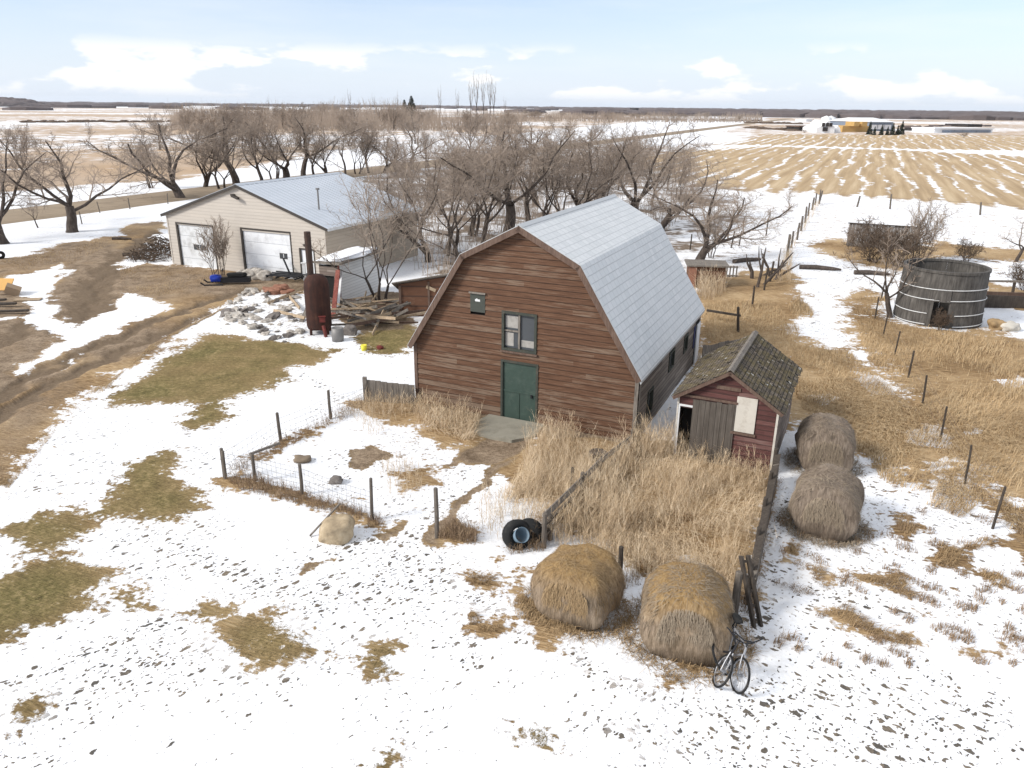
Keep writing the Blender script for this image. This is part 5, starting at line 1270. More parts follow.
    k = MB(); k.lathe([(0, 0), (.26, 0), (.28, .3), (.26, .62), (.24, .62), (.22, .58), (0, .58)], 16); o = k.build('metal_drum', 'galvanised_wire', None, True); o.location = at(338, 340); tag(o, 'small grey metal drum at the foot of the rusty boiler', 'drum')
    k = MB(); rough_block(k, (0, 0, .2), (.7, .5, .5), 8, 3, .2, .8); o = k.build('field_rock', 'field_stone', None, True); o.location = at(350, 334); tag(o, 'dark rock right of the grey drum by the boiler', 'rock')
    k = MB(); k.lathe([(0, 0), (.11, 0), (.14, .26), (.12, .26), (0, .22)], 14); o = k.build('pail', 'yellow_plastic', None, True); o.location = at(364, 350); tag(o, 'small bright yellow pail on the grass left of the barn', 'pail')
    k = MB(); rough_block(k, (0, 0, .08), (.3, .22, .2), 2, 2, .2, .7); o = k.build('brick_lump', 'red_paint'); o.location = at(380, 349); tag(o, 'small red lump lying beside the yellow pail', 'lump')
    # white hut beside the garage with snow on its roof
    A, B = G(340.5, 307), G(380, 291); d = (B-A); L = d.length; yaw = math.atan2(d.y, d.x); h = 2.25; w = 1.15
    t = thing('white_hut', 'white clapboard hut with snow on its low roof beside the garage', 'hut', (A.x, A.y, 0), yaw)
    P = lambda u, z, o: Vector((u, -o, z)); Q = lambda u, z, o: Vector((-o, w-u, z))
    m = MB(); lap_wall(m, P, -.3, h, .16, lambda z: 0, lambda z: L, [], .014); m.build('front_wall', 'white_siding', t)
    m = MB(); lap_wall(m, lambda u, z, o: Vector((L+o, u, z)), -.3, h, .16, lambda z: 0, lambda z: w, [], .014); m.build('side_wall', 'white_siding', t)
    m = MB(); lap_wall(m, Q, -.3, h-.15, .16, lambda z: 0, lambda z: w, [(.2, .9, -.3, 1.6)], .014); m.build('side_wall', 'shed_side_siding', t)
    m = MB(); lap_wall(m, lambda u, z, o: Vector((L-u, w+o, z)), -.3, h, .16, lambda z: 0, lambda z: L, [], .014); m.build('back_wall', 'white_siding', t)
    m = MB(); m.box((L/2, w/2, h+.05), (L+.4, w+.45, .10)); ro = m.build('roof', 'grey_wood', t)
    m = MB(); rough_block(m, (L/2, w/2, h+.12), (L+.25, w+.3, .34), 3, 8, .12, .35); m.build('roof_snow', 'snow_drift', ro, True)
    m = MB(); m.box((L/2, w/2, h/2-.2), (L-.2, w-.3, h-.4)); m.build('shade_block', 'dark_interior', t)  # near-black box painted as the hut's inner shade
    m = MB(); m.box((.02, -.03, h/2-.1), (.1, .05, h+.2)); m.build('corner_board', 'red_scrap_wood', t)
    # rust brown shed left of the barn
    A = G(400, 316); t = thing('lean_to_shed', 'small rust brown lean-to shed half hidden behind the left side of the barn', 'shed', (A.x, A.y, 0), -.05)
    w, dp, h0, h1 = 3.4, 2.4, 1.62, 2.25
    fz = lambda u: h0+(h1-h0)*u/w
    m = MB()
    for (p, q) in (((0, 0), (w, 0)), ((w, 0), (w, dp)), ((w, dp), (0, dp)), ((0, dp), (0, 0))):
        m.face([(p[0], p[1], -.3), (q[0], q[1], -.3), (q[0], q[1], fz(q[0])-.42*q[1]), (p[0], p[1], fz(p[0])-.42*p[1])])
    m.build('wall', 'rust_brown_siding', t)
    m = MB(); R4 = [(-.3, -.25), (w+.2, -.25), (w+.2, dp+.2), (-.3, dp+.2)]
    for dz in (.09, .03): m.face([(x, y, fz(x)-.42*y+dz) for x, y in (R4 if dz > .05 else R4[::-1])])
    for p, q in zip(R4, R4[1:]+R4[:1]): m.face([(p[0], p[1], fz(p[0])-.42*p[1]+.03), (q[0], q[1], fz(q[0])-.42*q[1]+.03), (q[0], q[1], fz(q[0])-.42*q[1]+.09), (p[0], p[1], fz(p[0])-.42*p[1]+.09)])
    m.build('roof', 'grey_wood', t)
    m = MB(); m.box((.05, -.03, h0/2-.2), (.12, .05, h0+.3)); m.box((1.5, -.03, .9), (.10, .05, 1.8)); m.build('corner_board', 'brown_trim', t)
    m = MB(); m.box((1.62, -.04, 1.45), (.5, .03, .16), Matrix.Rotation(.4, 3, 'Y')); m.build('patch_board', 'tan_wood', t)
    # scrap boards
    R = random.Random(21)
    for i in range(85):
        px = R.uniform(338, 404); py = 303+R.uniform(4, 27)*(1-.25*abs(px-368)/34)
        a = at(px, py); L = R.uniform(1.0, 2.9); an = R.gauss(.25, .55)+(PI/2 if R.random() < .2 else 0); z0 = R.uniform(.03, .55); z1 = R.uniform(.03, .75)
        d = Vector((math.cos(an), math.sin(an), 0))*L/2
        k = MB(); k.beam(Vector((0, 0, z0))-d, Vector((0, 0, z1))+d, R.uniform(.06, .16), R.uniform(.025, .05), R.uniform(-.4, .4)+PI/2)
        o = k.build('plank', R.choice(('grey_wood', 'grey_wood', 'grey_wood', 'tan_wood', 'tan_wood', 'brown_trim'))); o.location = a
        tag(o, 'weathered plank in the jumbled lumber heap before the white hut', 'plank', 'planks of the lumber heap')
    for (p0, p1, z1, mm, w) in [((301, 322), (322, 278), 1.6, 'grey_wood', .2), ((306, 318), (324, 284), 1.4, 'tan_wood', .18), ((313, 322), (316, 288), 1.7, 'red_scrap_wood', .2), ((318, 314), (312, 286), 1.6, 'red_scrap_wood', .22), ((333, 318), (338, 270), 2.0, 'red_scrap_wood', .24), ((337, 312), (341, 268), 2.0, 'white_paint', .2)]:
        a = at(*p0); b = G(p1[0], p1[1], z1); k = MB(); k.beam((0, 0, .02), b-a, w, .05, R.uniform(-.3, .3)); o = k.build('leaning_board', mm); o.location = a
        tag(o, {'grey_wood': 'grey board leaning left of the rusty boiler', 'tan_wood': 'pale tan board leaning beside the grey one left of the boiler', 'white_paint': 'white painted board upright between the boiler and the white hut'}.get(mm, 'faded red board leaning against the scrap around the rusty boiler'), 'board', 'leaning scrap boards')
    for (a_, b_) in [((282, 300), (312, 287)), ((274, 312), (305, 322)), ((286, 294), (300, 312)), ((268, 305), (296, 296))]:
        a = at(*a_); b = G(*b_)-G(*a_); k = MB(); k.beam((0, 0, .08), b+Vector((0, 0, .2)), .15, .06, 1.2); o = k.build('fallen_board', 'tan_wood'); o.location = a; tag(o, 'brown board lying loose on the rubble left of the boiler', 'board', 'loose boards left of the boiler')
    # rubble thrown out over the snow
    for i in range(170):
        px = R.uniform(225, 335); py = R.uniform(291, 343)
        if px+py*1.1 < 555 or (px < 262 and py > 330) or (308 < px and py > 305): continue
        s = R.uniform(.12, .42)*(1.6 if R.random() < .12 else 1); k = MB(); rough_block(k, (0, 0, s*.10), (s*1.4, s, s*.55), i, 2, .28, .75)
        o = k.build('rubble_chunk', R.choice(('rubble', 'rubble', 'field_stone', 'rubble'))); o.location = at(px, py); o.rotation_euler = (R.uniform(-.4, .4), R.uniform(-.4, .4), R.uniform(0, 6)); tag(o, 'lump of rubble scattered over the snow between the boiler and the driveway', 'rubble', 'rubble on the snow')
    for i, (px, py, s) in enumerate([(281, 292, .9), (274, 294, .8), (288, 296, .7), (268, 292, .6)]):
        k = MB(); rough_block(k, (0, 0, s*.2), (s, s*.8, s*.55), i+40, 3, .25, .7); o = k.build('clay_heap', 'faded_orange'); o.location = at(px, py); tag(o, 'faded orange scrap lump before the second garage door', 'scrap', 'orange scrap lumps')
    for i, (px, py, s, z) in enumerate([(250, 279, .9, .5), (258, 279, 1.0, .3), (265, 280, .9, .25), (244, 278, .8, .3), (254, 276, .8, .6)]):
        k = MB(); rough_block(k, (0, 0, s*.28), (s, s*.8, s*.75), i+60, 3, .22, .8); o = k.build('grey_sack', 'rubble', None, True); o.location = at(px, py); tag(o, 'grey lumpy sack in the pile between the garage doors', 'sack', 'sacks by the garage')
    # low machine with a blue cowl
    t = thing('snowmobile', 'low dark snow machine with bright blue cowl parked before the garage', 'snowmobile', at(230, 284), .15)
    m = MB(); rough_block(m, (-.75, 0, .38), (.7, .6, .42), 3, 4, .06, .6); m.build('cowl', 'blue_plastic', t, True)
    m = MB(); m.box((.35, 0, .28), (1.7, .42, .3)); m.build('tunnel', 'black_metal', t)
    m = MB(); rough_block(m, (.45, 0, .56), (1.2, .42, .26), 4, 3, .05, .5); m.build('seat', 'black_rubber', t, True)
    for s in (-1, 1):
        m = MB(); m.tube([(-1.55, s*.42, .22), (-1.35, s*.42, .06), (-.3, s*.42, .05)], .05, 6); m.build('ski', 'black_metal', t)
    m = MB(); m.tube([(-.35, -.35, .86), (-.38, 0, .80), (-.35, .35, .86)], .03, 6); m.build('handlebar', 'black_metal', t)
    m = MB(); m.face([(-.75, -.28, .66), (-.75, .28, .66), (-.55, .24, .95), (-.55, -.24, .95)]); m.face([(-.77, -.28, .66), (-.57, -.24, .95), (-.57, .24, .95), (-.77, .28, .66)]); m.build('windshield', 'window_glass', t)
    # dark iron rack and other bits by the second door
    t = thing('iron_harrow', 'dark iron harrow frame lying by the corner of the second garage door', 'harrow', at(287, 281), -.35)
    for i in range(6):
        m = MB(); m.beam((-1.1, -.5+i*.2, .35+.05*(i % 2)), (1.1, -.45+i*.2, .40), .07, .07); m.build('bar', 'black_metal', t)
    for i in range(4):
        m = MB(); m.beam((-1+i*.66, -.6, .28), (-1+i*.66, .6, .28), .06, .08); m.build('cross_bar', 'black_metal', t)
    m = MB(); m.beam((.2, .1, .4), (-.5, .5, 1.25), .08, .08); m.build('hitch', 'black_metal', t)
    k = MB(); k.tube([(0, 0, -.2), (0, 0, .95), (0, 0, 1.0)], [.10, .10, .07], 10); o = k.build('bollard', 'yellow_plastic'); o.location = at(297, 277); tag(o, 'yellow bollard between the second garage door and the walk door', 'bollard')
    k = MB(); k.box((0, 0, .5), (.16, .16, 1.1)); k.box((0, 0, 1.08), (.3, .2, .06)); o = k.build('white_post', 'white_paint'); o.location = at(305, 281); tag(o, 'white painted post before the garage walk door', 'post')
    # brush pile left of the garage
    k = MB(); c = at(160, 256)
    for i in range(420):
        a = R.uniform(0, 6.28); rr = R.random()**.6*1.9; p = Vector((math.cos(a)*rr*1.1, math.sin(a)*rr*1.3, R.uniform(.0, 1.55)*(1-rr/2.1)+.05)); d = Vector((R.gauss(0, 1), R.gauss(0, 1), R.gauss(.15, .5))).normalized()*R.uniform(.4, 1.3)
        k.tube([p-d*.5, p+Vector((R.uniform(-.1, .1), R.uniform(-.1, .1), .05)), p+d*.5], [.03, .022, .008], 4, cap=False)
    o = k.build('brush_pile', 'brushwood'); o.location = c; tag(o, 'heap of brown cut branches beside the left wall of the garage', 'brush pile')
    for (px, py, an) in [(134, 256, .3), (142, 260, -.4), (122, 240, .1)]:
        k = MB(); k.tube([(-.7, 0, .12), (.0, .05, .15), (.7, 0, .1)], [.12, .11, .08], 7); o = k.build('log', 'bark'); o.location = at(px, py); o.rotation_euler = (0, 0, an); tag(o, 'short log dropped beside the driveway near the brush pile', 'log', 'logs near the brush pile')
    # plywood and boxes at the left edge
    t = at(4, 294); k = MB(); k.box((0, 0, .55), (1.1, .05, .8), Matrix.Rotation(-.85, 3, 'X')); o = k.build('plywood_sheet', 'orange_plywood'); o.location = t; tag(o, 'orange plywood sheet propped up at the left edge of the yard', 'plywood')
    k = MB(); k.box((0, 0, .3), (.7, .5, .42), Matrix.Rotation(.5, 3, 'Y') @ Matrix.Rotation(.4, 3, 'Z')); o = k.build('cardboard_box', 'cardboard'); o.location = at(14, 295); tag(o, 'crushed brown box beside the orange plywood', 'box')
    k = MB(); k.box((0, 0, .05), (1.3, .5, .04), Matrix.Rotation(.2, 3, 'Z')); o = k.build('flat_board', 'tan_wood'); o.location = at(28, 300); tag(o, 'flat pale board on the snow right of the brown box', 'board')
    for px, py, s in [(3, 307, 1.3), (-6, 303, 1.2), (12, 314, 1.6)]:
        k = MB(); k.beam((-s/2, 0, .12), (s/2, .1, .18), .18, .10); o = k.build('dark_timber', 'dark_wood'); o.location = at(px, py); tag(o, 'dark timber lying on bare ground below the orange plywood', 'timber', 'timbers at the left edge')
    k = MB(); torus(k, .20, .10, lugs=False, flat=1.2); o = k.build('old_tyre', 'black_rubber', None, True); o.location = at(1, 259, .26); o.rotation_euler = (.2, 0, .8); tag(o, 'black tyre at the left edge beside the snow bank', 'tyre')
    # round wooden tank
    c = at(934, 328); ft = G(934, 328); r = 2.02; cdir = Vector((ft.x, ft.y, 0)).normalized(); c = c+cdir*r
    Ht = hgt(934, 328, 273)-.02
    t = thing('wooden_tank', 'open round wooden stave tank with pale wire hoops and a dark doorway', 'tank', (c.x, c.y, 0), math.atan2(-cdir.y, -cdir.x))
    m = MB(); n = 54; da = .115
    for i in range(n):
        a0 = 2*PI*i/n; a1 = 2*PI*(i+.985)/n; am = (a0+a1)/2; am = (am+PI) % (2*PI)-PI
        z0 = -.2 if abs(am-.08) > .20 else 1.3
        rb, rt = r+R.uniform(-.01, .015), r*.94+R.uniform(-.01, .015); top = Ht+R.uniform(-.04, .05)
        o_ = [(rb*math.cos(a0), rb*math.sin(a0), z0), (rb*math.cos(a1), rb*math.sin(a1), z0), (rt*math.cos(a1), rt*math.sin(a1), top), (rt*math.cos(a0), rt*math.sin(a0), top)]
        i_ = [((p[0])*(1-.06/r), p[1]*(1-.06/r), p[2]) for p in o_]
        m.face(o_); m.face(i_[::-1])
        for q in range(4): m.face([o_[q], i_[q], i_[(q+1) % 4], o_[(q+1) % 4]])
    m.build('staves', 'tank_staves', t)
    for z in (.12, .66, 1.36, 1.88):
        m = MB(); rr = r-(r*.06)*z/Ht+.03
        g0 = .3 if z < 1.2 else 0
        pts = [(rr*math.cos(.08+g0+(2*PI-2*g0)*q/64), rr*math.sin(.08+g0+(2*PI-2*g0)*q/64), z+.03*math.sin(q*.2)) for q in range(65)]
        m.tube(pts, .022, 5, cap=False); m.build('hoop', 'white_paint', t)
    m = MB(); rr = r*.94
    m.lathe([(rr-.09, Ht-.06), (rr+.05, Ht-.06), (rr+.05, Ht+.06), (rr-.09, Ht+.06), (rr-.09, Ht-.06)], 54); m.build('rim', 'tank_staves', t)
    m = MB(); m.lathe([(0, .03), (r-.08, .03)], 40); m.build('dark_floor', 'dark_wood', t)  # floor coloured dark so that the tank doorway looks shaded
    # windbreak wall
    A, B = G(846, 246), G(916, 251); d = B-A; L = d.length; hh = hgt(846, 246, 223.5); yaw = math.atan2(d.y, d.x)
    t = thing('windbreak_wall', 'long dark grey board windbreak wall standing alone in the snow behind the tank', 'wall', (A.x, A.y, 0), yaw); m = MB(); x = 0
    while x < L-.05:
        w = R.uniform(.18, .26); m.box((x+w/2, 0, hh/2-.1), (w-.012, .04+R.uniform(0, .015), hh+.2+R.uniform(-.05, .03))); x += w
    m.build('boards', 'windbreak_grey', t)
    m = MB(); m.box((L/2, 0, hh+.04), (L+.2, .25, .06)); m.build('cap_board', 'dark_wood', t)
    for x in (.3, L/2, L-.3):
        m = MB(); m.beam((x, .1, -.1), (x, .1, hh), .12, .12); m.beam((x, 1.4, 0), (x, .15, hh*.8), .1, .1); m.build('brace', 'dark_wood', t)
    # low rusty hut behind the barn
    A = G(688, 287); t = thing('low_hut', 'low rusty red hut with a flat plank roof behind dry reeds', 'hut', (A.x, A.y, 0), -.12)
    m = MB(); w, dp, hh = 2.1, 1.6, 1.25
    for p, q in (((0, 0), (w, 0)), ((w, 0), (w, dp)), ((w, dp), (0, dp)), ((0, dp), (0, 0))): m.face([(p[0], p[1], -.2), (q[0], q[1], -.2), (q[0], q[1], hh), (p[0], p[1], hh)])
    m.build('wall', 'rust_brown_siding', t)
    m = MB(); m.box((w/2, dp/2, hh+.05), (w+.35, dp+.3, .08)); m.build('roof', 'grey_wood', t)
    m = MB(); m.box((.2, -.03, .6), (.45, .04, 1.2)); m.build('door', 'faded_orange', t)
    A = G(723, 277); t = thing('slatted_crate', 'small grey slatted feed crate right of the low rusty hut', 'crate', (A.x, A.y, 0), -.1)
    for i in range(5):
        m = MB(); m.box((i*.2, 0, .35), (.08, .05, .75)); m.build('slat', 'grey_wood', t)
    for z in (.12, .66):
        m = MB(); m.box((.4, -.045, z), (.95, .035, .09)); m.build('rail', 'grey_wood', t)
    # dead branches stacked by the line fence
    for i, (px, py, dx, dz, L, rr) in enumerate([(757, 288, .15, 1, 2.4, .10), (762, 285, .75, .7, 2.0, .09), (766, 282, .65, .75, 2.4, .10), (772, 280, .85, .5, 2.0, .09), (770, 277, -.35, .9, 1.6, .08), (760, 276, .9, .35, 1.8, .09), (752, 279, -.2, 1, 1.1, .13), (776, 278, .3, .95, 1.2, .10)]):
        k = MB(); v = Vector((dx, .15, dz)).normalized(); k.tube([(0, 0, -.1), v*L*.4+Vector((.05, 0, .05)), v*L*.75, v*L], [rr, rr*.85, rr*.6, rr*.3], 7)
        if i % 2 == 0: k.tube([v*L*.45, v*L*.6+Vector((-.25, 0, .35)), v*L*.7+Vector((-.35, 0, .8))], [rr*.6, rr*.45, .02], 5)
        o = k.build('dead_limb', 'bark'); o.location = at(px, py); tag(o, 'dark dead limb in the tangle at the foot of the line fence', 'dead limb', 'dead limbs by the line fence')
    for px, py, L, an, lab in [(820, 270, 2.6, -.25, 'dark fallen log lying on the snow track right of the line fence'), (872, 275, 2.2, -.15, 'thin dark log in the snow left of the tank'), (747, 262, 2.4, .45, 'bent bare branch lying on the snow beyond the crate')]:
        k = MB(); k.tube([(-L/2, 0, .14), (-L*.1, .08, .17), (L*.3, 0, .14), (L/2, -.05, .12)], [.16, .15, .12, .06], 8); o = k.build('fallen_log', 'bark'); o.location = at(px, py); o.rotation_euler = (0, 0, an); tag(o, lab, 'log')
    # timber by the tank, right edge
    t = thing('timber_trough', 'long dark timber trough lying right of the tank', 'trough', at(1004, 308), -.12)
    m = MB(); m.box((.4, 0, .35), (4.6, .08, .7)); m.build('side_board', 'dark_wood', t)
    m = MB(); m.box((.4, .9, .35), (4.6, .08, .7)); m.build('side_board', 'brown_trim', t); m = MB(); m.box((.4, .45, .12), (4.6, .8, .08)); m.build('floor_board', 'dark_wood', t)
    t = thing('pole_rack', 'grey pole rail on short legs in the snow behind the timber trough', 'rack', at(996, 294), -.1)
    m = MB(); m.beam((-1.3, 0, .75), (2.6, .1, .8), .14, .10); m.build('rail', 'grey_wood', t)
    for x in (-.9, .9, 2.2):
        m = MB(); m.beam((x, 0, -.1), (x, .05, .75), .12, .12); m.build('leg', 'dark_wood', t)
    k = MB(); rough_block(k, (0, 0, .18), (.95, .6, .48), 77, 4, .2, .8); o = k.build('tarp_bundle', 'off_white_board', None, True); o.location = at(1008, 330); tag(o, 'white wrapped bundle on the straw at the foot of the trough', 'bundle')
    k = MB(); rough_block(k, (0, 0, .22), (.8, .7, .6), 78, 4, .2, .8); o = k.build('hay_clump', 'gold_straw', None, True); o.location = at(996, 329); tag(o, 'golden clump of hay beside the white bundle', 'hay')
    k = MB(); rough_block(k, (0, 0, .10), (.36, .28, .26), 31, 3, .2, .8); o = k.build('field_rock', 'field_stone', None, True); o.location = at(337, 483); tag(o, 'small dark rock lying in the snow inside the wire pen', 'rock')
    k = MB(); rough_block(k, (0, 0, .08), (.5, .4, .2), 32, 3, .2, .8); o = k.build('hay_clump', 'hay_straw', None, True); o.location = at(302, 462); tag(o, 'small tan clump of hay on the snow inside the wire pen', 'hay')

def bicycle(px, py, yaw, lean, frame, label, bar=True):
    t = thing('bicycle', label, 'bicycle', at(px, py)); t.rotation_euler = (0, lean, yaw) if False else (lean, 0, yaw)
    r = .325; wb = 1.04
    def wheel(x):
        m = MB(); n = 32
        base = len(m.v)
        for i in range(n):
            a = 2*PI*i/n
            for j in range(6):
                b = 2*PI*j/6; q = r-.02+.022*math.cos(b); m.vert((q*math.cos(a), .022*math.sin(b), q*math.sin(a)))
        for i in range(n):
            for j in range(6): m.f.append([base+i*6+j, base+i*6+(j+1) % 6, base+((i+1) % n)*6+(j+1) % 6, base+((i+1) % n)*6+j])
        w = m.build('wheel', 'black_rubber', t, True, (x, 0, r))
        m = MB(); pts = [((r-.05)*math.cos(2*PI*i/32), 0, (r-.05)*math.sin(2*PI*i/32)) for i in range(33)]; m.tube(pts, .012, 5, cap=False); m.build('rim', 'steel', w)
        m = MB()
        for i in range(14):
            a = 2*PI*i/14; m.tube([(.02*math.cos(a+1), .02, .02*math.sin(a+1)), ((r-.05)*math.cos(a), 0, (r-.05)*math.sin(a))], .0035, 3, cap=False)
        m.tube([(0, -.05, 0), (0, .05, 0)], .025, 8); m.build('spokes', 'steel', w)
    wheel(0); wheel(-wb)
    bb = Vector((-.60, 0, .28)); st = Vector((-.74, 0, .80)); hd = Vector((-.20, 0, .80)); hb = Vector((-.16, 0, .66)); ra = Vector((-wb, 0, r)); fa = Vector((0, 0, r))
    m = MB()
    for a, b, q in ((bb, st, .018), (st, hd, .017), (bb, hb, .02), (hd, hb, .022)): m.tube([a, b], q, 8)
    for s in (-.045, .045):
        m.tube([bb+Vector((0, s*.5, 0)), ra+Vector((0, s, 0))], .012, 6); m.tube([st+Vector((0, s*.3, -.03)), ra+Vector((0, s, 0))], .011, 6)
    m.build('frame', frame, t)
    m = MB()
    for s in (-.045, .045): m.tube([hb+Vector((0, s*.6, 0)), Vector((-.08, s, .5)), fa+Vector((0, s, 0))], .013, 6)
    m.build('fork', 'steel', t)
    m = MB(); m.tube([hd, hd+Vector((-.03, 0, .12))], .015, 6); m.tube([(-.33, -.29, .98), (-.26, -.27, 1.0), (-.20, -.1, .93), (-.20, .1, .93), (-.26, .27, 1.0), (-.33, .29, .98)], .013, 6); m.build('handlebar', 'black_metal', t)
    m = MB(); m.tube([st, st+Vector((-.04, 0, .15))], .014, 6); rough_block(m, (-.80, 0, .98), (.28, .16, .09), 1, 3, .05, .7); m.build('saddle', 'black_rubber', t)
    m = MB(); m.tube([bb+Vector((0, -.08, 0)), bb+Vector((.0, .08, 0))], .02, 8); m.lathe([(.03, 0), (.095, .0), (.095, .008), (.03, .008)], 20)
    for i in range(len(m.v)-80, len(m.v)):
        x, y, z = m.v[i]; m.v[i] = (bb.x+x, .05+z, bb.z+y)
    m.tube([bb+Vector((0, .07, 0)), bb+Vector((.12, .07, -.12))], .012, 6); m.tube([bb+Vector((0, -.07, 0)), bb+Vector((-.12, -.07, .12))], .012, 6); m.build('crank', 'steel', t)
    for s, q in ((1, Vector((.12, .12, -.12))), (-1, Vector((-.12, -.12, .12)))):
        m = MB(); m.box(bb+q, (.09, .10, .025)); m.build('pedal', 'black_rubber', t)
def build_bikes():
    bicycle(713, 683, -PI/2-.12, -.48, 'black_metal', 'dark bicycle leaning toward the collapsed hay bale')
    bicycle(733, 690, -PI/2+.10, -.30, 'steel', 'pale framed bicycle standing outermost in the snow by the bale')
    bicycle(730, 672, -PI/2-.35, .62, 'black_metal', 'black bicycle tangled behind the pale framed one')

# ------------------------------------------------------------------ far things
def far_box(name, label, px0, px1, py, ytop, depth, m, cat, roof=None, group=None, extra=None):
    a, b = G(px0, py), G(px1, py); d = b-a; yaw = math.atan2(d.y, d.x); L = d.length; h = hgt((px0+px1)/2, py, ytop)
    t = thing(name, label, cat, (a.x, a.y, 0), yaw, group)
    k = MB(); k.box((L/2, depth/2, h/2-.25), (L, depth, h+.5)); k.build('wall', m, t)
    if roof == 'gable':
        k = MB(); k.prism([(-.05*depth, h), (depth*1.05, h), (depth/2, h*1.45)], lambda y, z, q: Vector((q, y, z)), -.5, L+.5); k.build('roof', 'far_white' if m != 'far_white' else 'blue_grey_metal_roof', t)
    elif roof: 
        k = MB(); k.box((L/2, depth/2, h+.25), (L+.8, depth+.8, .5)); k.build('roof', roof, t)
    if extra: extra(t, L, h)
    return t
def build_far():
    def silos(t, L, h):
        for i in range(2):
            k = MB(); x = L*(.1+.2*i); k.lathe([(0, 0), (2.6, 0), (2.6, h*1.35), (0, h*1.6)], 14, (x, 34, 0)); k.build('silo', 'far_white', t, True)
        for i in range(3):
            k = MB(); k.box((L*(.2+.27*i), -.3, h*.45), (5, .3, h*.5)); k.build('door', 'far_white', t)
    far_box('farm_building', 'large blue grey farm building with bins on the far right skyline', 868, 892, 131, 122, 30, 'far_blue_grey', 'farm building', 'gable', None, silos)
    def bales(t, L, h):
        for i in range(2):
            k = MB(); k.box((L*(.35+.3*i), 0, h+1), (L*.2, 6, 2)); k.build('bale_row', 'far_straw', t)
    far_box('straw_stack', 'long golden straw stack in the far field beside the dark spruces', 842, 868, 132, 126, 16, 'far_straw', 'straw stack', None, None, bales)
    # white barn with swept roof
    a, b = G(814, 133), G(838, 133); h = hgt(826, 133, 120); L = (b-a).length
    t = thing('white_barn', 'white steep roofed barn far across the stubble field', 'barn', (a.x, a.y, 0), 0)
    k = MB(); k.prism([(L*.08, 0), (L*.08, h*.38), (L*.30, h*.62), (L*.46, h), (L*.60, h*.62), (L*.70, h*.5), (L*.70, 0)], lambda u, z, q: Vector((u, q, z)), 0, 18); k.build('wall', 'far_white', t)
    k = MB(); k.box((L*.36, -.3, h*.3), (2.2, .4, h*.3)); k.build('door', 'far_dark', t)
    for x in (.28, .42, .54):
        k = MB(); k.box((L*x, -.3, h*.65), (1.2, .4, 1.6)); k.build('window', 'far_dark', t)
    k = MB(); k.prism([(L*.78, 0), (L, 0), (L*.95, h*.35), (L*.86, h*.6)], lambda u, z, q: Vector((u, q, z)), 2, 14); k.build('annex', 'far_white', t)
    far_box('farm_shed', 'dark low farm sheds left of the far white barn', 799, 813, 131, 127, 10, 'far_dark', 'shed', 'brown_trim')
    far_box('machine_shed', 'long pale open fronted livestock shed at the far right', 934, 992, 133, 129, 14, 'far_white', 'livestock shed', 'far_white', None,
            lambda t, L, h: [MBwin(t, L*(.16+.82*i/17), h) for i in range(17)])
    far_box('machine_shed', 'small dark shed at the left end of the far livestock shed', 919, 929, 131, 128, 10, 'far_dark', 'shed', 'far_wood')
    far_box('bale_stack', 'dark stack of bales behind the far livestock shed', 968, 982, 127, 124.2, 18, 'far_dark', 'bale stack')
    for px, w in ((988, 7), (954, 6), (941, 5)): far_box('bale_stack', 'small dark pile on the snow behind the far livestock shed', px-w/2, px+w/2, 126.5, 125, 8, 'far_wood', 'pile', None, 'piles behind the livestock shed')
    for px in (806, 836, 848, 857): far_box('grain_bin', 'tiny white bin on the pale field behind the far straw stack', px, px+6, 121.5, 119.8, 12, 'far_white', 'bin', 'far_white', 'far white bins')
    for px, py, w in ((964, 137.5, 10), (804, 133, 7), (816, 128, 6), (836, 132, 4)):
        tree(px, py, py-w*.55, 'belt_a', 'low brown bush beside the far farm buildings', 'bushes at the far farm', wide=2.0, name='far_bush', cat='bush')
    far_box('grain_elevator', 'tiny dark tower standing on the far skyline', 636, 638.5, 112.6, 108.2, 15, 'far_dark', 'tower')
    far_box('farm_house', 'tiny pale house under the wooded rise at the left skyline', 14, 19, 104.3, 102, 10, 'far_white', 'house', 'far_dark')
    far_box('farm_house', 'tiny pale house right of the wooded rise at the left skyline', 27, 32, 104.2, 102, 10, 'far_white', 'house', 'far_dark')
    # wooded rise on the left horizon
    k = MB(); c = G(2, 103.0); c = c.normalized()*1900; rough_block(k, (0, 0, 0), (170, 150, 44), 5, 8, .15, 1.0); o = k.build('hill', 'far_wood', None, True); o.location = (c.x, c.y, -8); tag(o, kind='structure')
    # woods along the horizon: one mass of clumps
    R = random.Random(12); k = MB()
    def clump(az, r, w, h):
        p = Vector((r*math.sin(az), r*math.cos(az), 0)); n = 7
        ring = []; t = Vector((math.cos(az), -math.sin(az), 0)); q = Vector((math.sin(az), math.cos(az), 0))
        for j in range(n):
            a = 2*PI*j/n; rr = w*R.uniform(.75, 1.2); ring.append((p+t*math.cos(a)*rr+q*math.sin(a)*rr*.8, a))
        lo = [k.vert(x+Vector((0, 0, -1))) for x, a in ring]; mid = [k.vert(x*1.0+Vector((0, 0, h*R.uniform(.45, .75)))) for x, a in ring]
        up = [k.vert(p+(x-p)*.5+Vector((0, 0, h*R.uniform(.8, 1.05)))) for x, a in ring]; c_ = k.vert(p+Vector((0, 0, h*R.uniform(.85, 1.1))))
        for j in range(n):
            j1 = (j+1) % n; k.f.append([lo[j], lo[j1], mid[j1], mid[j]]); k.f.append([mid[j], mid[j1], up[j1], up[j]]); k.f.append([up[j], up[j1], c_])
    for i in range(2600):
        az = math.radians(R.uniform(-48, 48)); deg = math.degrees(az); r = 1100+R.random()**1.3*5300
        if deg < 4:
            if r < 3200 and R.random() < .96: continue
        clump(az, r, R.uniform(10, 26)*(1+r/3500), R.uniform(4, 8)*(1+r/9000))
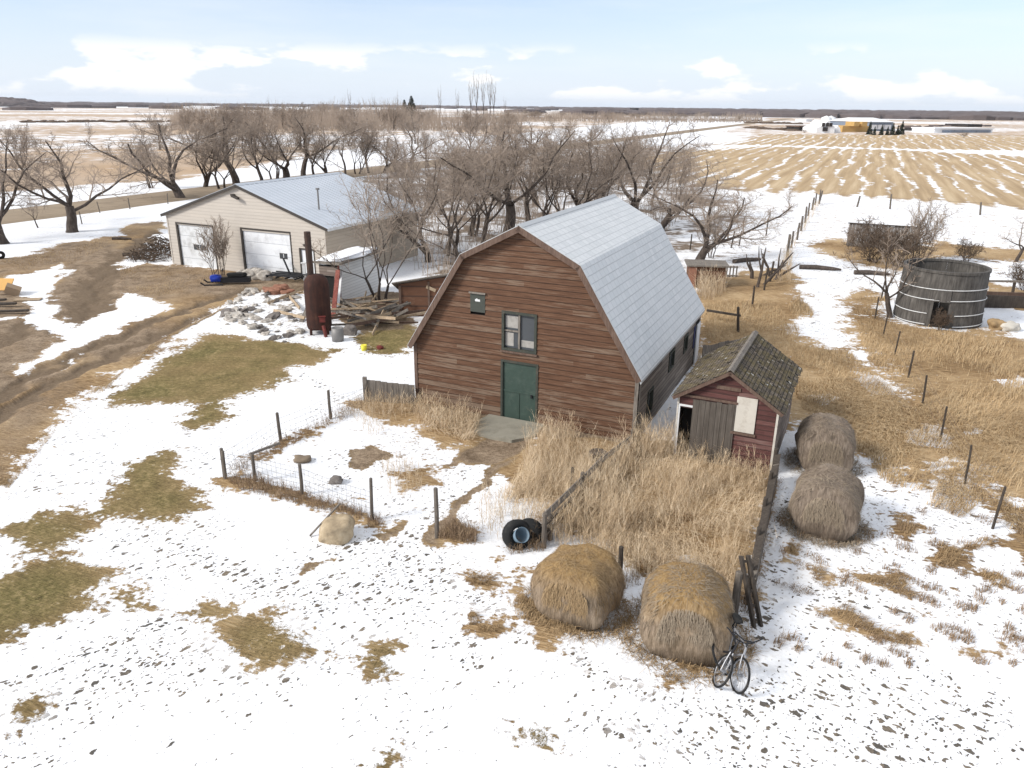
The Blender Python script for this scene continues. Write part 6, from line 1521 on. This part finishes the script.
    for i in range(360):   # wood on the rise
        an = R.uniform(0, 6.28); q = R.random()**.5; x, y = c.x+math.cos(an)*q*80, c.y+math.sin(an)*q*66
        n0 = len(k.v); clump(math.atan2(x, y), math.hypot(x, y), R.uniform(7, 14), R.uniform(5, 8)); z = 20*(1-q*q)**.5-8+1
        for j in range(n0, len(k.v)): k.v[j] = (k.v[j][0], k.v[j][1], k.v[j][2]+max(z-3, -1))
    o = k.build('distant_woods', 'far_wood'); tag(o, 'dark band of woods along the whole horizon', 'woods', kind='stuff')
    # hedge lines in the left fields
    k = MB()
    for (x0, y0, x1, y1, n) in ((20, 122.5, 170, 122.0, 60), (500, 118, 760, 121, 120), (745, 123, 800, 124, 60), (745, 128, 800, 131, 40), (900, 127, 940, 128, 24)):
        for i in range(n):
            f = R.random(); g = G(x0+(x1-x0)*f, y0+(y1-y0)*f+R.uniform(-.3, .3)); clump(math.atan2(g.x, g.y), math.hypot(g.x, g.y), R.uniform(1, 4), R.uniform(.3, 1.3))
    o = k.build('field_hedges', 'brushwood'); tag(o, 'low dark hedgerow lines across the far fields', 'hedgerow', kind='stuff')
def MBwin(t, x, h):
    k = MB(); k.box((x, -.2, h*.45), (2.2, .3, h*.55)); k.build('bay', 'far_blue_grey', t)

def build_road():
    d = Vector((math.sin(math.radians(23)), math.cos(math.radians(23)), 0)); c0 = G(0, 217.5); s = Vector((d.y, -d.x, 0)); k = MB()
    w = 3.6
    for i in range(-6, 120):
        a = c0+d*(i*8.0); b = c0+d*((i+1)*8.0)
        if i*8 > 900: break
        za, zb = .16, .16
        for (u0, z0), (u1, z1) in (((-w-1.6, -.15), (-w, .14)), ((-w, .14), (0, .22)), ((0, .22), (w, .14)), ((w, .14), (w+1.6, -.15))):
            k.face([a+s*u0+Vector((0, 0, z0)), a+s*u1+Vector((0, 0, z1)), b+s*u1+Vector((0, 0, z1)), b+s*u0+Vector((0, 0, z0))])
    o = k.build('road', 'gravel_road'); tag(o, kind='structure')
    # second, far cross road seen as a pale line
HAZE = True
# ------------------------------------------------------------------ sky, sun, air
SUN_AZ, SUN_EL = math.radians(-112), math.radians(34)      # from the left, a little behind the camera
SUN_STRENGTH, SKY_STRENGTH, EXPOSURE = 1.9, .12, 1.06
def build_light():
    w = bpy.data.worlds.new('World'); scene.world = w; w.use_nodes = True
    b = NB(w.node_tree); bg = w.node_tree.nodes['Background']
    sky = b.n('ShaderNodeTexSky', {'sky_type': 'NISHITA', 'sun_disc': False, 'sun_elevation': SUN_EL, 'sun_rotation': SUN_AZ % (2*PI), 'air_density': 1.0, 'dust_density': .6, 'ozone_density': 2.0, 'altitude': 500})
    D = b.n('ShaderNodeTexCoord').outputs[0]; x, y, z = b.xyz(D)
    az = b.math('ARCTAN2', x, y)
    cv = b.comb(b.math('MULTIPLY', az, 9.0), b.math('MULTIPLY', z, 26.0), 2.6)
    n1 = b.noise(cv, 1.0, 6, .55); 
    wide = b.noise(b.comb(b.math('MULTIPLY', az, 2.0), b.math('MULTIPLY', z, 16.0), 4.0), 1.0, 5, .6)
    band = b.math('MULTIPLY', b.mapr(z, .002, .02, smooth=True), b.mapr(z, .05, .075, 1, 0, smooth=True))
    puff = b.math('MULTIPLY', b.mapr(n1, .505, .585, smooth=True), band)
    veil = b.math('MULTIPLY', b.mapr(wide, .45, .75, smooth=True), .25)
    low = b.mapr(z, 0.0, .14, .95, .25)
    cl = b.math('MAXIMUM', puff, veil)
    over = b.mapr(z, .14, .45, 0, .8, smooth=True)      # bright upper sky added above the frame as fill light
    cl = b.math('MAXIMUM', cl, over)
    blue = b.mix(low, b.mix(1.0, sky.outputs[0], SKY_TINT, 'MULTIPLY'), LOWSKY)
    col = b.mix(b.math('MULTIPLY', cl, .95), blue, b.mix(over, CLOUD, FILL_SKY))
    b.set(bg.inputs[0], col); bg.inputs[1].default_value = SKY_STRENGTH
    L = bpy.data.lights.new('sun', 'SUN'); o = bpy.data.objects.new('sun', L); COL.objects.link(o)
    L.energy = SUN_STRENGTH; L.angle = math.radians(15); L.color = (1, .965, .915)
    v = Vector((math.sin(SUN_AZ)*math.cos(SUN_EL), math.cos(SUN_AZ)*math.cos(SUN_EL), math.sin(SUN_EL)))
    o.rotation_euler = v.to_track_quat('Z', 'Y').to_euler(); o.location = v*60
CLOUD = (4.4, 4.4, 4.45); LOWSKY = (3.35, 3.72, 4.25); FILL_SKY = (3.7, 3.8, 3.95); SKY_TINT = (.62, .61, .68)
def build_haze():
    m = bpy.data.materials.new('haze_air'); m.use_nodes = True; nt = m.node_tree; nt.nodes.remove(nt.nodes['Principled BSDF'])
    v = nt.nodes.new('ShaderNodeVolumePrincipled'); v.inputs['Color'].default_value = (.92, .95, 1, 1); v.inputs['Density'].default_value = .00005; v.inputs['Anisotropy'].default_value = .2
    nt.links.new(v.outputs[0], nt.nodes['Material Output'].inputs['Volume'])
    k = MB(); k.box((0, 0, 27), (14800, 14800, 60)); o = k.build('haze', m); tag(o, kind='stuff', label='thin pale air over the whole plain', cat='haze')

build_ground(); build_road(); build_barn(); build_garage(); build_shed()
build_trees(); build_plants(); build_fences(); build_bales(); build_props(); build_bikes(); build_far()
build_light()
if HAZE: build_haze()
vs = scene.view_settings; scene.display_settings.display_device = 'sRGB'
vs.view_transform = 'Standard'; vs.look = 'None'; vs.gamma = 1; vs.exposure = EXPOSURE; vs.use_curve_mapping = False
cy = scene.cycles
cy.max_bounces = 6; cy.diffuse_bounces = 3; cy.glossy_bounces = 2; cy.transparent_max_bounces = 4; cy.volume_bounces = 0
cy.use_denoising = True
cy.use_adaptive_sampling = False
